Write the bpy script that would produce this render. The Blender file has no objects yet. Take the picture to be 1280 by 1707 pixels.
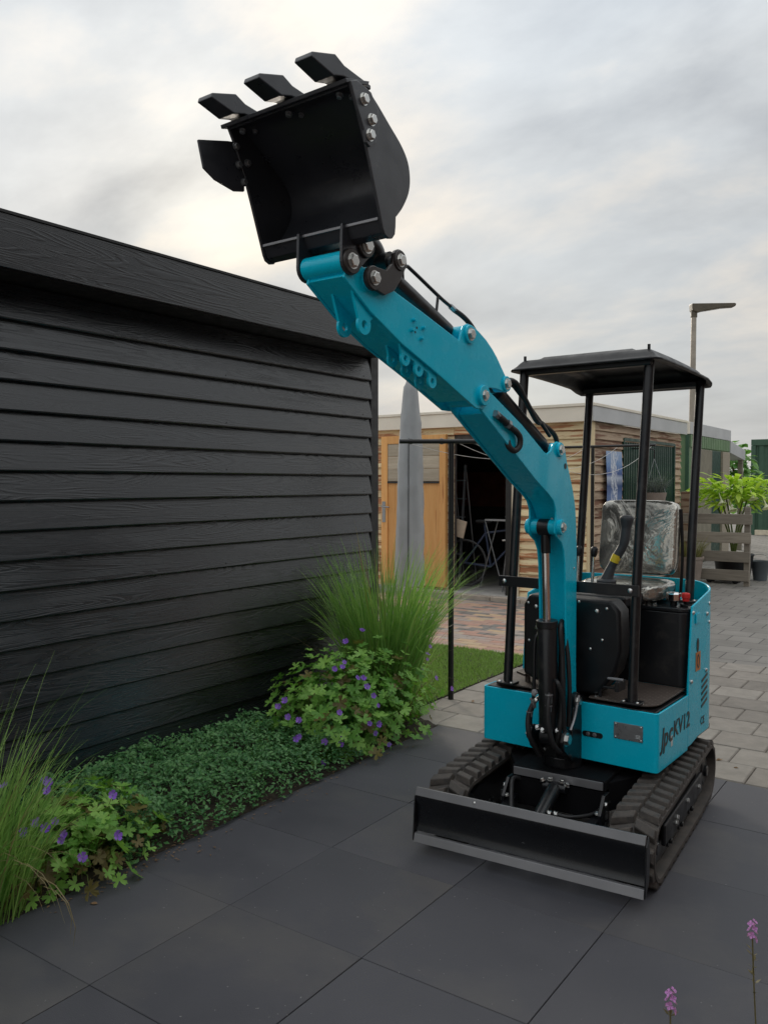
import bpy, bmesh, math, random
import numpy as np
from mathutils import Vector, Matrix, noise
R = math.radians
random.seed(7); rng = np.random.default_rng(7)
sc = bpy.context.scene
COL = sc.collection

# ------------------------------------------------------------------ camera
YAW, PITCH, CAMH, FPX = R(34.9), math.atan2(48.5, 1400), 1.55, 1400.0
cam_d = bpy.data.cameras.new('camera'); cam = bpy.data.objects.new('camera', cam_d); COL.objects.link(cam)
cam.location = (0, 0, CAMH); cam.rotation_euler = (R(90) - PITCH, 0, YAW)
cam_d.sensor_fit = 'VERTICAL'; cam_d.sensor_height = 36.0; cam_d.lens = FPX / 1707 * 36
cam_d.clip_start = 0.05; cam_d.clip_end = 2000
sc.camera = cam

# ------------------------------------------------------------------ sky and sun
SUN_AZ, SUN_EL = R(46.6), R(17)          # left of +Y, above the horizon (glow behind the cloud)
sun_dir = Vector((-math.sin(SUN_AZ) * math.cos(SUN_EL), math.cos(SUN_AZ) * math.cos(SUN_EL), math.sin(SUN_EL)))
world = bpy.data.worlds.new('World'); sc.world = world; world.use_nodes = True

def build_sky():
    nt = world.node_tree; N = nt.nodes; L = nt.links; N.clear()
    def n(t, **k):
        x = N.new(t)
        for a, b in k.items(): setattr(x, a, b)
        return x
    out = n('ShaderNodeOutputWorld'); bg = n('ShaderNodeBackground'); bg.inputs['Strength'].default_value = 0.1
    sky = n('ShaderNodeTexSky', sky_type='NISHITA', sun_disc=False, sun_elevation=SUN_EL, sun_rotation=-SUN_AZ)
    tc = n('ShaderNodeTexCoord'); sep = n('ShaderNodeSeparateXYZ'); L.new(tc.outputs['Generated'], sep.inputs[0])
    def m(op, a, b=None, c=None):
        x = n('ShaderNodeMath', operation=op)
        for i, v in enumerate((a, b, c)):
            if v is None: continue
            if isinstance(v, (int, float)): x.inputs[i].default_value = v
            else: L.new(v, x.inputs[i])
        return x.outputs[0]
    zc = m('ADD', m('MAXIMUM', sep.outputs[2], 0.0), 0.30)
    comb = n('ShaderNodeCombineXYZ'); L.new(m('DIVIDE', sep.outputs[0], zc), comb.inputs[0]); L.new(m('DIVIDE', sep.outputs[1], zc), comb.inputs[1])
    mp = n('ShaderNodeMapping'); mp.inputs['Rotation'].default_value = (0, 0, R(28)); mp.inputs['Scale'].default_value = (0.85, 1.25, 1); mp.inputs['Location'].default_value = (0.7, 4.2, 0)
    L.new(comb.outputs[0], mp.inputs[0])
    n1 = n('ShaderNodeTexNoise'); n1.inputs['Scale'].default_value = 1.9; n1.inputs['Detail'].default_value = 9; n1.inputs['Roughness'].default_value = 0.56; n1.inputs['Distortion'].default_value = 0.15
    L.new(mp.outputs[0], n1.inputs['Vector'])
    n2 = n('ShaderNodeTexNoise'); n2.inputs['Scale'].default_value = 0.9; n2.inputs['Detail'].default_value = 4
    L.new(mp.outputs[0], n2.inputs['Vector'])
    r1 = n('ShaderNodeValToRGB'); e = r1.color_ramp.elements     # cloud body: grey base to lit top
    e.new(0.5); e[0].position = 0.33; e[0].color = (2.75, 2.9, 3.1, 1); e[1].position = 0.50; e[1].color = (4.15, 4.3, 4.4, 1); e[2].position = 0.66; e[2].color = (6.3, 5.75, 5.05, 1)
    L.new(n1.outputs['Fac'], r1.inputs[0])
    r2 = n('ShaderNodeValToRGB'); e = r2.color_ramp.elements     # thin places, where blue-grey air shows
    e[0].position = 0.42; e[0].color = (0, 0, 0, 1); e[1].position = 0.68; e[1].color = (1, 1, 1, 1)
    L.new(n2.outputs['Fac'], r2.inputs[0])
    mixt = n('ShaderNodeMix', data_type='RGBA'); L.new(m('MULTIPLY', r2.outputs[0], 0.45), mixt.inputs['Factor'])
    skyb = n('ShaderNodeMix', data_type='RGBA', blend_type='ADD'); skyb.inputs['Factor'].default_value = 1.0
    skym = n('ShaderNodeMix', data_type='RGBA', blend_type='MULTIPLY'); skym.inputs['Factor'].default_value = 1.0; L.new(sky.outputs[0], skym.inputs[6]); skym.inputs[7].default_value = (.35, .35, .35, 1)
    L.new(skym.outputs[2], skyb.inputs[6]); skyb.inputs[7].default_value = (3.5, 3.95, 4.25, 1)
    L.new(r1.outputs[0], mixt.inputs[6]); L.new(skyb.outputs[2], mixt.inputs[7])
    # scattering glow of the sun behind the cloud sheet
    dot = n('ShaderNodeVectorMath', operation='DOT_PRODUCT'); L.new(tc.outputs['Generated'], dot.inputs[0]); dot.inputs[1].default_value = sun_dir
    d = m('MAXIMUM', dot.outputs['Value'], 0.0)
    g = m('ADD', m('MULTIPLY', m('POWER', d, 210.0), 2.5), m('MULTIPLY', m('POWER', d, 18.0), 0.22))
    gm = m('MULTIPLY', g, m('ADD', m('MULTIPLY', n1.outputs['Fac'], 1.1), 0.45))
    gc = n('ShaderNodeMix', data_type='RGBA', blend_type='MULTIPLY'); gc.inputs['Factor'].default_value = 1.0
    gcv = n('ShaderNodeCombineColor'); [L.new(gm, gcv.inputs[i]) for i in range(3)]
    L.new(gcv.outputs[0], gc.inputs[6]); gc.inputs[7].default_value = (1.0, 0.86, 0.62, 1)
    add = n('ShaderNodeMix', data_type='RGBA', blend_type='ADD'); add.inputs['Factor'].default_value = 1.0
    L.new(mixt.outputs[2], add.inputs[6]); L.new(gc.outputs[2], add.inputs[7])
    # warm haze low down all round
    hz = n('ShaderNodeMix', data_type='RGBA'); L.new(m('MULTIPLY', m('POWER', m('SUBTRACT', 1.0, m('MAXIMUM', sep.outputs[2], 0.0)), 7.0), 0.75), hz.inputs['Factor'])
    L.new(add.outputs[2], hz.inputs[6]); hz.inputs[7].default_value = (5.0, 4.85, 4.55, 1)
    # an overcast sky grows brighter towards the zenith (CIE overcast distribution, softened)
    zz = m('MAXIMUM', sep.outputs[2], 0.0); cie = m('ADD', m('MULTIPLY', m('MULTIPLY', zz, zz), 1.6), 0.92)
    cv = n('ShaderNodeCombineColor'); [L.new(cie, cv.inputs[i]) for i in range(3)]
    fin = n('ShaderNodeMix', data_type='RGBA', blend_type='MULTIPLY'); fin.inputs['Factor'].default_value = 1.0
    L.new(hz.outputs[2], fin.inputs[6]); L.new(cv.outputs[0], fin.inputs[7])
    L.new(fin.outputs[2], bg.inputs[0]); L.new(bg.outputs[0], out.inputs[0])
build_sky()
sl = bpy.data.lights.new('sun', 'SUN'); sl.energy = 1.5; sl.angle = R(14); sl.color = (1.0, 0.90, 0.76)
so = bpy.data.objects.new('sun', sl); COL.objects.link(so); so.location = (-20, 20, 20)
so.rotation_euler = sun_dir.to_track_quat('Z', 'Y').to_euler()
sc.view_settings.view_transform = 'Standard'; sc.view_settings.look = 'None'
sc.view_settings.exposure = 0.44; sc.view_settings.gamma = 1.0; sc.view_settings.use_curve_mapping = False

# pixel of the photograph -> viewing direction (used for placing things that touch known planes)
_F0 = np.array([-math.sin(YAW), math.cos(YAW), 0]); _R = np.array([math.cos(YAW), math.sin(YAW), 0]); _Z = np.array([0, 0, 1.0])
_F = _F0 * math.cos(PITCH) - _Z * math.sin(PITCH); _U = np.cross(_R, _F); _C = np.array([0, 0, CAMH])
def ray(u, v): return _F + _R * (u - 640) / FPX - _U * (v - 853.5) / FPX
def on_plane(u, v, axis, val):
    d = ray(u, v); return _C + d * ((val - _C[axis]) / d[axis])

# ------------------------------------------------------------------ materials
class G:                                   # small node-graph helper
    def __init__(s, name):
        s.m = bpy.data.materials.new(name); s.m.use_nodes = True; s.t = s.m.node_tree; s.N = s.t.nodes; s.L = s.t.links
        s.b = s.N['Principled BSDF']; s.tc = s.N.new('ShaderNodeTexCoord')
    def n(s, t, **k):
        x = s.N.new(t)
        for a, b in k.items(): setattr(x, a, b)
        return x
    def put(s, inp, v):
        if isinstance(v, (int, float)): inp.default_value = (v, v, v, 1) if inp.type == 'RGBA' else v
        elif isinstance(v, (tuple, list)): inp.default_value = (*v, 1) if len(v) == 3 and inp.type == 'RGBA' else v
        else: s.L.new(v, inp)
    def coord(s, scale=(1, 1, 1), kind='Object', rnd=0.0, rot=(0, 0, 0)):
        mp = s.n('ShaderNodeMapping'); mp.inputs['Scale'].default_value = scale; mp.inputs['Rotation'].default_value = rot
        s.L.new(s.tc.outputs[kind], mp.inputs[0])
        if rnd:
            oi = s.n('ShaderNodeObjectInfo'); vm = s.n('ShaderNodeVectorMath', operation='MULTIPLY'); s.L.new(oi.outputs['Random'], vm.inputs[0]); vm.inputs[1].default_value = (rnd, rnd * 1.7, rnd * .6)
            s.L.new(vm.outputs[0], mp.inputs['Location'])
        return mp.outputs[0]
    def noise(s, vec, scale, detail=4, rough=.55, dist=0.0):
        x = s.n('ShaderNodeTexNoise'); s.L.new(vec, x.inputs['Vector']); x.inputs['Scale'].default_value = scale
        x.inputs['Detail'].default_value = detail; x.inputs['Roughness'].default_value = rough; x.inputs['Distortion'].default_value = dist
        return x.outputs['Fac']
    def ramp(s, fac, stops):
        x = s.n('ShaderNodeValToRGB'); s.L.new(fac, x.inputs[0]); e = x.color_ramp.elements
        while len(e) < len(stops): e.new(0.5)
        for i, (p, c) in enumerate(stops):
            e[i].position = p; e[i].color = (c, c, c, 1) if isinstance(c, (int, float)) else (*c, 1)
        return x.outputs[0]
    def mix(s, f, a, b, mode='MIX'):
        x = s.n('ShaderNodeMix', data_type='RGBA', blend_type=mode); s.put(x.inputs['Factor'], f); s.put(x.inputs[6], a); s.put(x.inputs[7], b); return x.outputs[2]
    def math(s, op, a, b=0.0):
        x = s.n('ShaderNodeMath', operation=op); s.put(x.inputs[0], a); s.put(x.inputs[1], b); return x.outputs[0]
    def bump(s, h, strength=.3, dist=.01):
        x = s.n('ShaderNodeBump'); x.inputs['Strength'].default_value = strength; x.inputs['Distance'].default_value = dist
        s.L.new(h, x.inputs['Height']); s.L.new(x.outputs[0], s.b.inputs['Normal'])
    def rnd(s, kind='obj'):
        if kind == 'obj': return s.n('ShaderNodeObjectInfo').outputs['Random']
        return s.n('ShaderNodeNewGeometry').outputs['Random Per Island']
    def set(s, **k):
        for a, v in k.items(): s.put(s.b.inputs[{'col': 'Base Color', 'rough': 'Roughness', 'metal': 'Metallic', 'spec': 'Specular IOR Level', 'coat': 'Coat Weight', 'coatr': 'Coat Roughness'}[a]], v)
        return s
M = {}
def simple(name, col, rough=.5, metal=0, var=.15, vscale=6, bump=0, bscale=200, rvar=.12, **k):
    g = G(name); v = g.coord(); f = g.noise(v, vscale, 5)
    lo = tuple(c * (1 - var) for c in col); hi = tuple(min(1, c * (1 + var)) for c in col)
    g.set(col=g.ramp(f, [(.3, lo), (.7, hi)]), rough=g.ramp(g.noise(v, vscale * 2.3, 4), [(.3, max(.03, rough - rvar)), (.7, min(1, rough + rvar))]), metal=metal, **k)
    if bump: g.bump(g.noise(v, bscale, 3), bump, .002)
    M[name] = g.m; return g
# machine
g = G('teal_paint'); v = g.coord(); f = g.noise(v, 3, 4); dst = g.ramp(g.noise(v, 7, 8, .7, .4), [(.56, 0.0), (.82, .05)])
g.set(col=g.mix(dst, g.ramp(f, [(.3, (.001, .50, .69)), (.7, (.001, .53, .725))]), (.22, .40, .44)), rough=g.ramp(g.noise(v, 11, 7, .65), [(.35, .16), (.72, .42)]), spec=.32, coat=.15, coatr=.06); g.bump(g.noise(v, 420, 2), .025, .001); M['teal_paint'] = g.m
g = G('black_paint'); v = g.coord(); dust = g.ramp(g.noise(v, 14, 7, .65), [(.52, 0.0), (.80, 1.0)])
g.set(col=g.mix(dust, (.008, .009, .011), (.035, .032, .029)), rough=g.mix(dust, .30, .52)); g.bump(g.noise(v, 120, 3), .05, .002); M['black_paint'] = g.m
simple('gloss_black', (.006, .007, .009), .26, rvar=.06)
simple('house_brick', (.16, .085, .06), .85, var=.3, vscale=5, bump=.3, bscale=40)
simple('roof_tile', (.05, .045, .045), .8)
simple('window_glass', (.02, .025, .03), .08)
simple('frame_black', (.006, .006, .007), .75, spec=.12)
simple('black_plastic', (.007, .0075, .009), .42, spec=.4, bump=.10, bscale=500)
g = G('bucket_paint'); v = g.coord(); wr = g.ramp(g.noise(g.coord((1, 3, 9)), 7, 9, .72, .8), [(.60, 0.0), (.72, 1.0)]); sm = g.noise(v, 5, 5)
g.set(col=g.mix(g.math('MULTIPLY', wr, .55), g.ramp(sm, [(.3, (.018, .0195, .024)), (.7, (.030, .032, .039))]), (.105, .095, .085)), rough=g.ramp(g.noise(v, 16, 6, .65), [(.3, .24), (.7, .46)]), spec=.7); M['bucket_paint'] = g.m
simple('hose_rubber', (.014, .014, .015), .55)
simple('link_black', (.030, .024, .022), .36)
g = G('track_rubber'); v = g.coord(); d = g.ramp(g.noise(v, 18, 8, .7), [(.38, 0.0), (.72, 1.0)])
g.set(col=g.mix(d, (.040, .036, .033), (.115, .098, .084)), rough=g.mix(d, .62, .9)); g.bump(g.noise(v, 90, 5), .3, .004); M['track_rubber'] = g.m
simple('zinc', (.62, .62, .60), .30, 1.0, var=.15, vscale=30)
simple('chrome', (.80, .80, .80), .08, 1.0, var=.05, rvar=.04)
simple('worn_steel', (.26, .26, .27), .40, .6, var=.10, vscale=5, rvar=.06)
simple('lip_steel', (.16, .16, .165), .42, .3, var=.10, vscale=5, rvar=.05)
simple('plate_metal', (.32, .33, .34), .34, .85, var=.12, vscale=20)
simple('grey_grip', (.045, .048, .054), .6, bump=.1)
simple('yellow_label', (.75, .55, .03), .5)
simple('orange_label', (.55, .17, .02), .45)
simple('red_plastic', (.55, .02, .018), .4)
simple('letter_black', (.006, .007, .008), .4)
simple('letter_white', (.55, .60, .60), .4)
g = G('foil_wrap'); v = g.coord(); f = g.noise(v, 5, 3, .5, 1.6); f2 = g.noise(v, 18, 2, .45, 1.0)
g.set(col=g.ramp(f, [(.38, (.22, .215, .195)), (.62, (.56, .54, .48))]), rough=g.ramp(f2, [(.3, .14), (.7, .26)]), metal=.75, coat=.6, coatr=.05)
g.bump(g.math('ADD', f, g.math('MULTIPLY', f2, .25)), .40, .03); M['foil_wrap'] = g.m
g = G('floor_plate'); v = g.coord((1, 1, 1), rot=(0, 0, R(45)))
ch = g.n('ShaderNodeTexVoronoi', feature='F1', distance='MANHATTAN'); g.L.new(v, ch.inputs['Vector']); ch.inputs['Scale'].default_value = 38; ch.inputs['Randomness'].default_value = .0
loz = g.ramp(ch.outputs['Distance'], [(.16, 1.0), (.26, 0.0)])
wear = g.noise(v, 12, 6, .65)
g.set(col=g.mix(g.math('MULTIPLY', loz, g.ramp(wear, [(.35, .15), (.6, .9)])), g.ramp(wear, [(.3, (.060, .046, .038)), (.7, (.095, .074, .062))]), (.22, .19, .165)), rough=.55); g.bump(loz, .6, .004); M['floor_plate'] = g.m
# black shed: embossed grain
def grain(name, stops, rough, bumps, rscale=1.0, rnd=37.0):
    g = G(name); v = g.coord((10.0, .50, 10.0), rnd=rnd)
    f = g.noise(v, 1.1 * rscale, 2, .4, .25)
    w = g.math('SINE', g.math('MULTIPLY', f, 210.0)); fine = g.noise(g.coord((90, 2.5, 90), rnd=rnd), 2.2, 4, .6)
    h = g.math('ADD', g.math('MULTIPLY', g.ramp(w, [(.0, 0.0), (.9, 1.0)]), .75), g.math('MULTIPLY', fine, .5))
    patch = g.ramp(g.noise(g.coord((2.5, .9, 2.5), rnd=rnd), 1.6, 3), [(.40, .12), (.60, 1.0)])
    g.set(spec=.95, col=g.ramp(g.noise(v, 3, 4), stops), rough=g.math('ADD', g.math('MULTIPLY', h, .12), rough))
    x = g.n('ShaderNodeBump'); x.inputs['Distance'].default_value = .004; g.put(x.inputs['Strength'], g.math('MULTIPLY', patch, bumps)); g.L.new(h, x.inputs['Height']); g.L.new(x.outputs[0], g.b.inputs['Normal'])
    M[name] = g.m
grain('black_board', [(.3, (.0042, .0052, .0072)), (.7, (.0075, .0087, .0115))], .24, .24)
simple('black_trim', (.012, .012, .0135), .45)
simple('roof_felt', (.03, .03, .03), .8)
# timber
def timber(name, a, b, c, amt=.5, ax='x', rough=.75, bumps=.3):
    g = G(name); sx = {'x': (1.2, 16, 16), 'y': (16, 1.2, 16), 'z': (16, 16, 1.2)}[ax]
    v = g.coord(sx, rnd=23); base = g.ramp(g.noise(v, 2.2, 6, .6, .4), [(.3, a), (.7, b)])
    pv = g.coord(tuple(.3 * q for q in sx), rnd=41); pk = g.noise(pv, 3.2, 6, .62, .6)
    rv = g.rnd(); tone = g.ramp(rv, [(0, .74), (1, 1.12)])
    col = g.mix(g.ramp(pk, [(amt, 0.0), (amt + .07, 1.0)]), base, c)
    g.set(col=g.mix(1.0, col, tone, 'MULTIPLY'), rough=rough); g.bump(g.noise(v, 4, 6, .6), bumps, .006); M[name] = g.m
timber('peeling_board', (0.721, 0.492, 0.285), (0.850, 0.761, 0.469), (0.441, 0.194, 0.087), .50)
timber('side_board', (0.374, 0.266, 0.179), (0.546, 0.416, 0.294), (0.223, 0.108, 0.064), .50, 'x')
timber('raw_post', (0.719, 0.532, 0.316), (0.800, 0.690, 0.431), (0.517, 0.316, 0.159), .66, 'z')
timber('grey_board', (0.360, 0.306, 0.228), (0.504, 0.444, 0.348), (0.240, 0.186, 0.120), .64)
timber('fence_board', (0.237, 0.206, 0.163), (0.375, 0.331, 0.269), (0.138, 0.112, 0.088), .62)
timber('orange_ply', (0.740, 0.360, 0.110), (0.850, 0.470, 0.170), (0.500, 0.200, 0.055), .60, 'z', .6, .12)
simple('cream_fascia', (.80, .74, .63), .6, var=.08, vscale=2)
simple('grey_fascia', (.48, .485, .49), .5, var=.08, vscale=2)
simple('cream_trim', (.66, .58, .44), .6)
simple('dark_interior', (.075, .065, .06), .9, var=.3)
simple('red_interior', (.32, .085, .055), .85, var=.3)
simple('white_panel', (.68, .66, .62), .7)
simple('concrete', (.42, .40, .37), .85, var=.2, vscale=5, bump=.2, bscale=60)
simple('pale_kerb', (.40, .34, .28), .85, var=.2, vscale=8, bump=.2, bscale=60)
simple('alu', (.30, .31, .32), .42, .8)
simple('lamp_under', (.25, .22, .18), .5)
simple('parasol_cloth', (.36, .375, .385), .62, var=.1, vscale=3, bump=.35, bscale=14)
simple('post_black', (.010, .010, .010), .4)
simple('wire_white', (.6, .58, .54), .5)
simple('white_paint', (.75, .74, .70), .45)
simple('lamp_brown', (.085, .068, .045), .5)
simple('lamp_pole', (.34, .30, .25), .45, .5)
simple('green_sheet', (.028, .085, .045), .5, var=.15, vscale=3)
simple('green_pale', (0.144, 0.237, 0.119), .55, var=.12, vscale=2)
simple('green_dark', (.008, .045, .03), .45, var=.2)
simple('green_far', (0.048, 0.106, 0.069), .55, var=.1)
simple('brown_canvas', (.22, .20, .15), .8)
simple('pot_clay', (.27, .22, .185), .85, var=.2)
simple('tub_black', (.010, .011, .014), .5)
simple('bucket_grey', (.10, .12, .13), .5)
simple('rust', (.09, .035, .02), .8)
simple('soil', (.045, .034, .024), .95, var=.5, vscale=30, bump=.8, bscale=90)
simple('card', (.45, .36, .27), .8)
simple('bike_tyre', (.10, .10, .10), .7)
simple('bike_blue', (.06, .08, .14), .4)
simple('dark_blue', (.02, .025, .05), .7)
# banner print
g = G('banner_print'); sp = g.n('ShaderNodeSeparateXYZ'); g.L.new(g.tc.outputs['Generated'], sp.inputs[0]); nz = g.noise(g.coord((1, 1, 1), 'Generated'), 5, 5, .6, 1.2)
cl = g.ramp(sp.outputs[2], [(0, (.10, .15, .30)), (.3, (.12, .19, .38)), (.45, (.03, .07, .20)), (.58, (.42, .48, .60)), (.64, (.03, .08, .28)), (.8, (.16, .28, .52)), (1, (.32, .42, .60))])
cen = g.math('LESS_THAN', g.math('ABSOLUTE', g.math('SUBTRACT', sp.outputs[1], .52)), .22)
g.set(col=g.mix(g.math('MULTIPLY', cen, g.ramp(nz, [(.45, 0.0), (.56, .85)])), cl, (.70, .73, .78)), rough=.55); M['banner_print'] = g.m
# paving
g = G('black_slab'); v = g.coord((1, 1, 1), rnd=19); w = g.coord((1, 1, 1), 'Object'); sp = g.ramp(g.noise(v, 75, 2), [(.745, 0.0), (.76, 1.0)]); big = g.noise(v, 2.2, 6, .6, .5)
stain = g.ramp(g.noise(v, 1.3, 5, .6), [(.5, 0.0), (.72, 1.0)])
base = g.mix(stain, g.ramp(big, [(.3, (.050, .0505, .060)), (.7, (.068, .068, .077))]), (.090, .086, .084))
col = g.mix(sp, base, (.22, .215, .21)); tone = g.ramp(g.rnd(), [(0, .92), (1, 1.08)])
g.set(col=g.mix(1.0, col, tone, 'MULTIPLY'), rough=g.ramp(big, [(.3, .58), (.7, .72)])); g.bump(g.math('ADD', g.noise(v, 260, 3), g.math('MULTIPLY', g.noise(v, 18, 4), .8)), .28, .003); M['black_slab'] = g.m
simple('joint_dark', (.020, .019, .018), .95)
def stone(name, cols, tonev=.22):
    g = G(name); v = g.coord((1, 1, 1), rnd=31); f = g.noise(v, 9, 7, .65)
    c = g.ramp(g.rnd(), cols); t = g.ramp(f, [(.25, 1 - tonev), (.75, 1 + tonev)])
    sp = g.ramp(g.noise(v, 120, 2), [(.66, 0.0), (.72, .5)])
    g.set(col=g.mix(sp, g.mix(1.0, c, t, 'MULTIPLY'), (.36, .34, .31)), rough=.85); g.bump(g.noise(v, 140, 5, .7), .4, .003); M[name] = g.m
stone('grey_stone', [(0, (0.199, 0.178, 0.154)), (.5, (0.244, 0.218, 0.189)), (1, (0.277, 0.251, 0.219))])
stone('red_brick', [(0, (.44, .25, .19)), (.35, (.42, .27, .21)), (.6, (.36, .31, .275)), (.8, (.52, .38, .23)), (1, (.46, .30, .22))], .14)
g = G('far_stone'); v = g.coord((1, 1, 1)); bk = g.n('ShaderNodeTexBrick'); g.L.new(v, bk.inputs['Vector']); bk.inputs['Scale'].default_value = 1.0
bk.inputs['Brick Width'].default_value = .30; bk.inputs['Row Height'].default_value = .31; bk.inputs['Mortar Size'].default_value = .006
bk.inputs['Color1'].default_value = (.185, .172, .155, 1); bk.inputs['Color2'].default_value = (.225, .21, .19, 1); bk.inputs['Mortar'].default_value = (.07, .065, .06, 1)
g.set(col=g.mix(1.0, bk.outputs[0], g.ramp(g.noise(v, 3, 6, .6), [(.3, .85), (.7, 1.15)]), 'MULTIPLY'), rough=.85); M['far_stone'] = g.m
simple('joint_sand', (.10, .085, .068), .95, var=.3, vscale=20)
# foliage
def leafmat(name, a, b, rough=.45, trans=.35, kind='island'):
    g = G(name); c = g.ramp(g.rnd(kind), [(0, a), (1, b)]); g.set(col=c, rough=rough, spec=.35)
    tr = g.n('ShaderNodeBsdfTranslucent'); g.L.new(g.mix(1.0, c, (1.15, 1.25, .7), 'MULTIPLY'), tr.inputs[0])
    ms = g.n('ShaderNodeMixShader'); ms.inputs[0].default_value = trans; g.L.new(g.b.outputs[0], ms.inputs[1]); g.L.new(tr.outputs[0], ms.inputs[2])
    g.L.new(ms.outputs[0], g.N['Material Output'].inputs[0]); M[name] = g.m
leafmat('blade_green', (0.127, 0.287, 0.057), (0.356, 0.540, 0.161))
leafmat('blade_dry', (.24, .19, .09), (.36, .30, .17))
leafmat('geranium_leaf', (0.109, 0.287, 0.046), (0.299, 0.529, 0.115))
leafmat('geranium_dull', (0.130, 0.098, 0.036), (0.208, 0.182, 0.058))
leafmat('cover_leaf', (0.040, 0.149, 0.046), (0.138, 0.299, 0.103), .38, .2)
leafmat('lawn_blade', (0.196, 0.333, 0.069), (0.310, 0.460, 0.127), .6, .25)
leafmat('lime_leaf', (0.359, 0.524, 0.048), (0.580, 0.745, 0.124))
leafmat('vine_leaf', (0.091, 0.221, 0.052), (0.195, 0.377, 0.104))
leafmat('lavender_leaf', (0.111, 0.137, 0.130), (0.195, 0.215, 0.234))
leafmat('pot_grass', (0.156, 0.169, 0.058), (0.312, 0.286, 0.130))
leafmat('petal', (0.230, 0.095, 0.594), (0.392, 0.176, 0.783), .5, .3)
leafmat('pink_petal', (0.468, 0.182, 0.520), (0.676, 0.325, 0.702), .5, .3)
leafmat('white_petal', (.75, .73, .55), (.82, .80, .66), .5, .3)
leafmat('stem_green', (0.117, 0.182, 0.046), (0.208, 0.247, 0.078))
leafmat('stalk_dry', (.16, .14, .06), (.24, .20, .10))
leafmat('dead_leaf', (.15, .085, .045), (.30, .19, .10), .7, .15)

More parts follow.
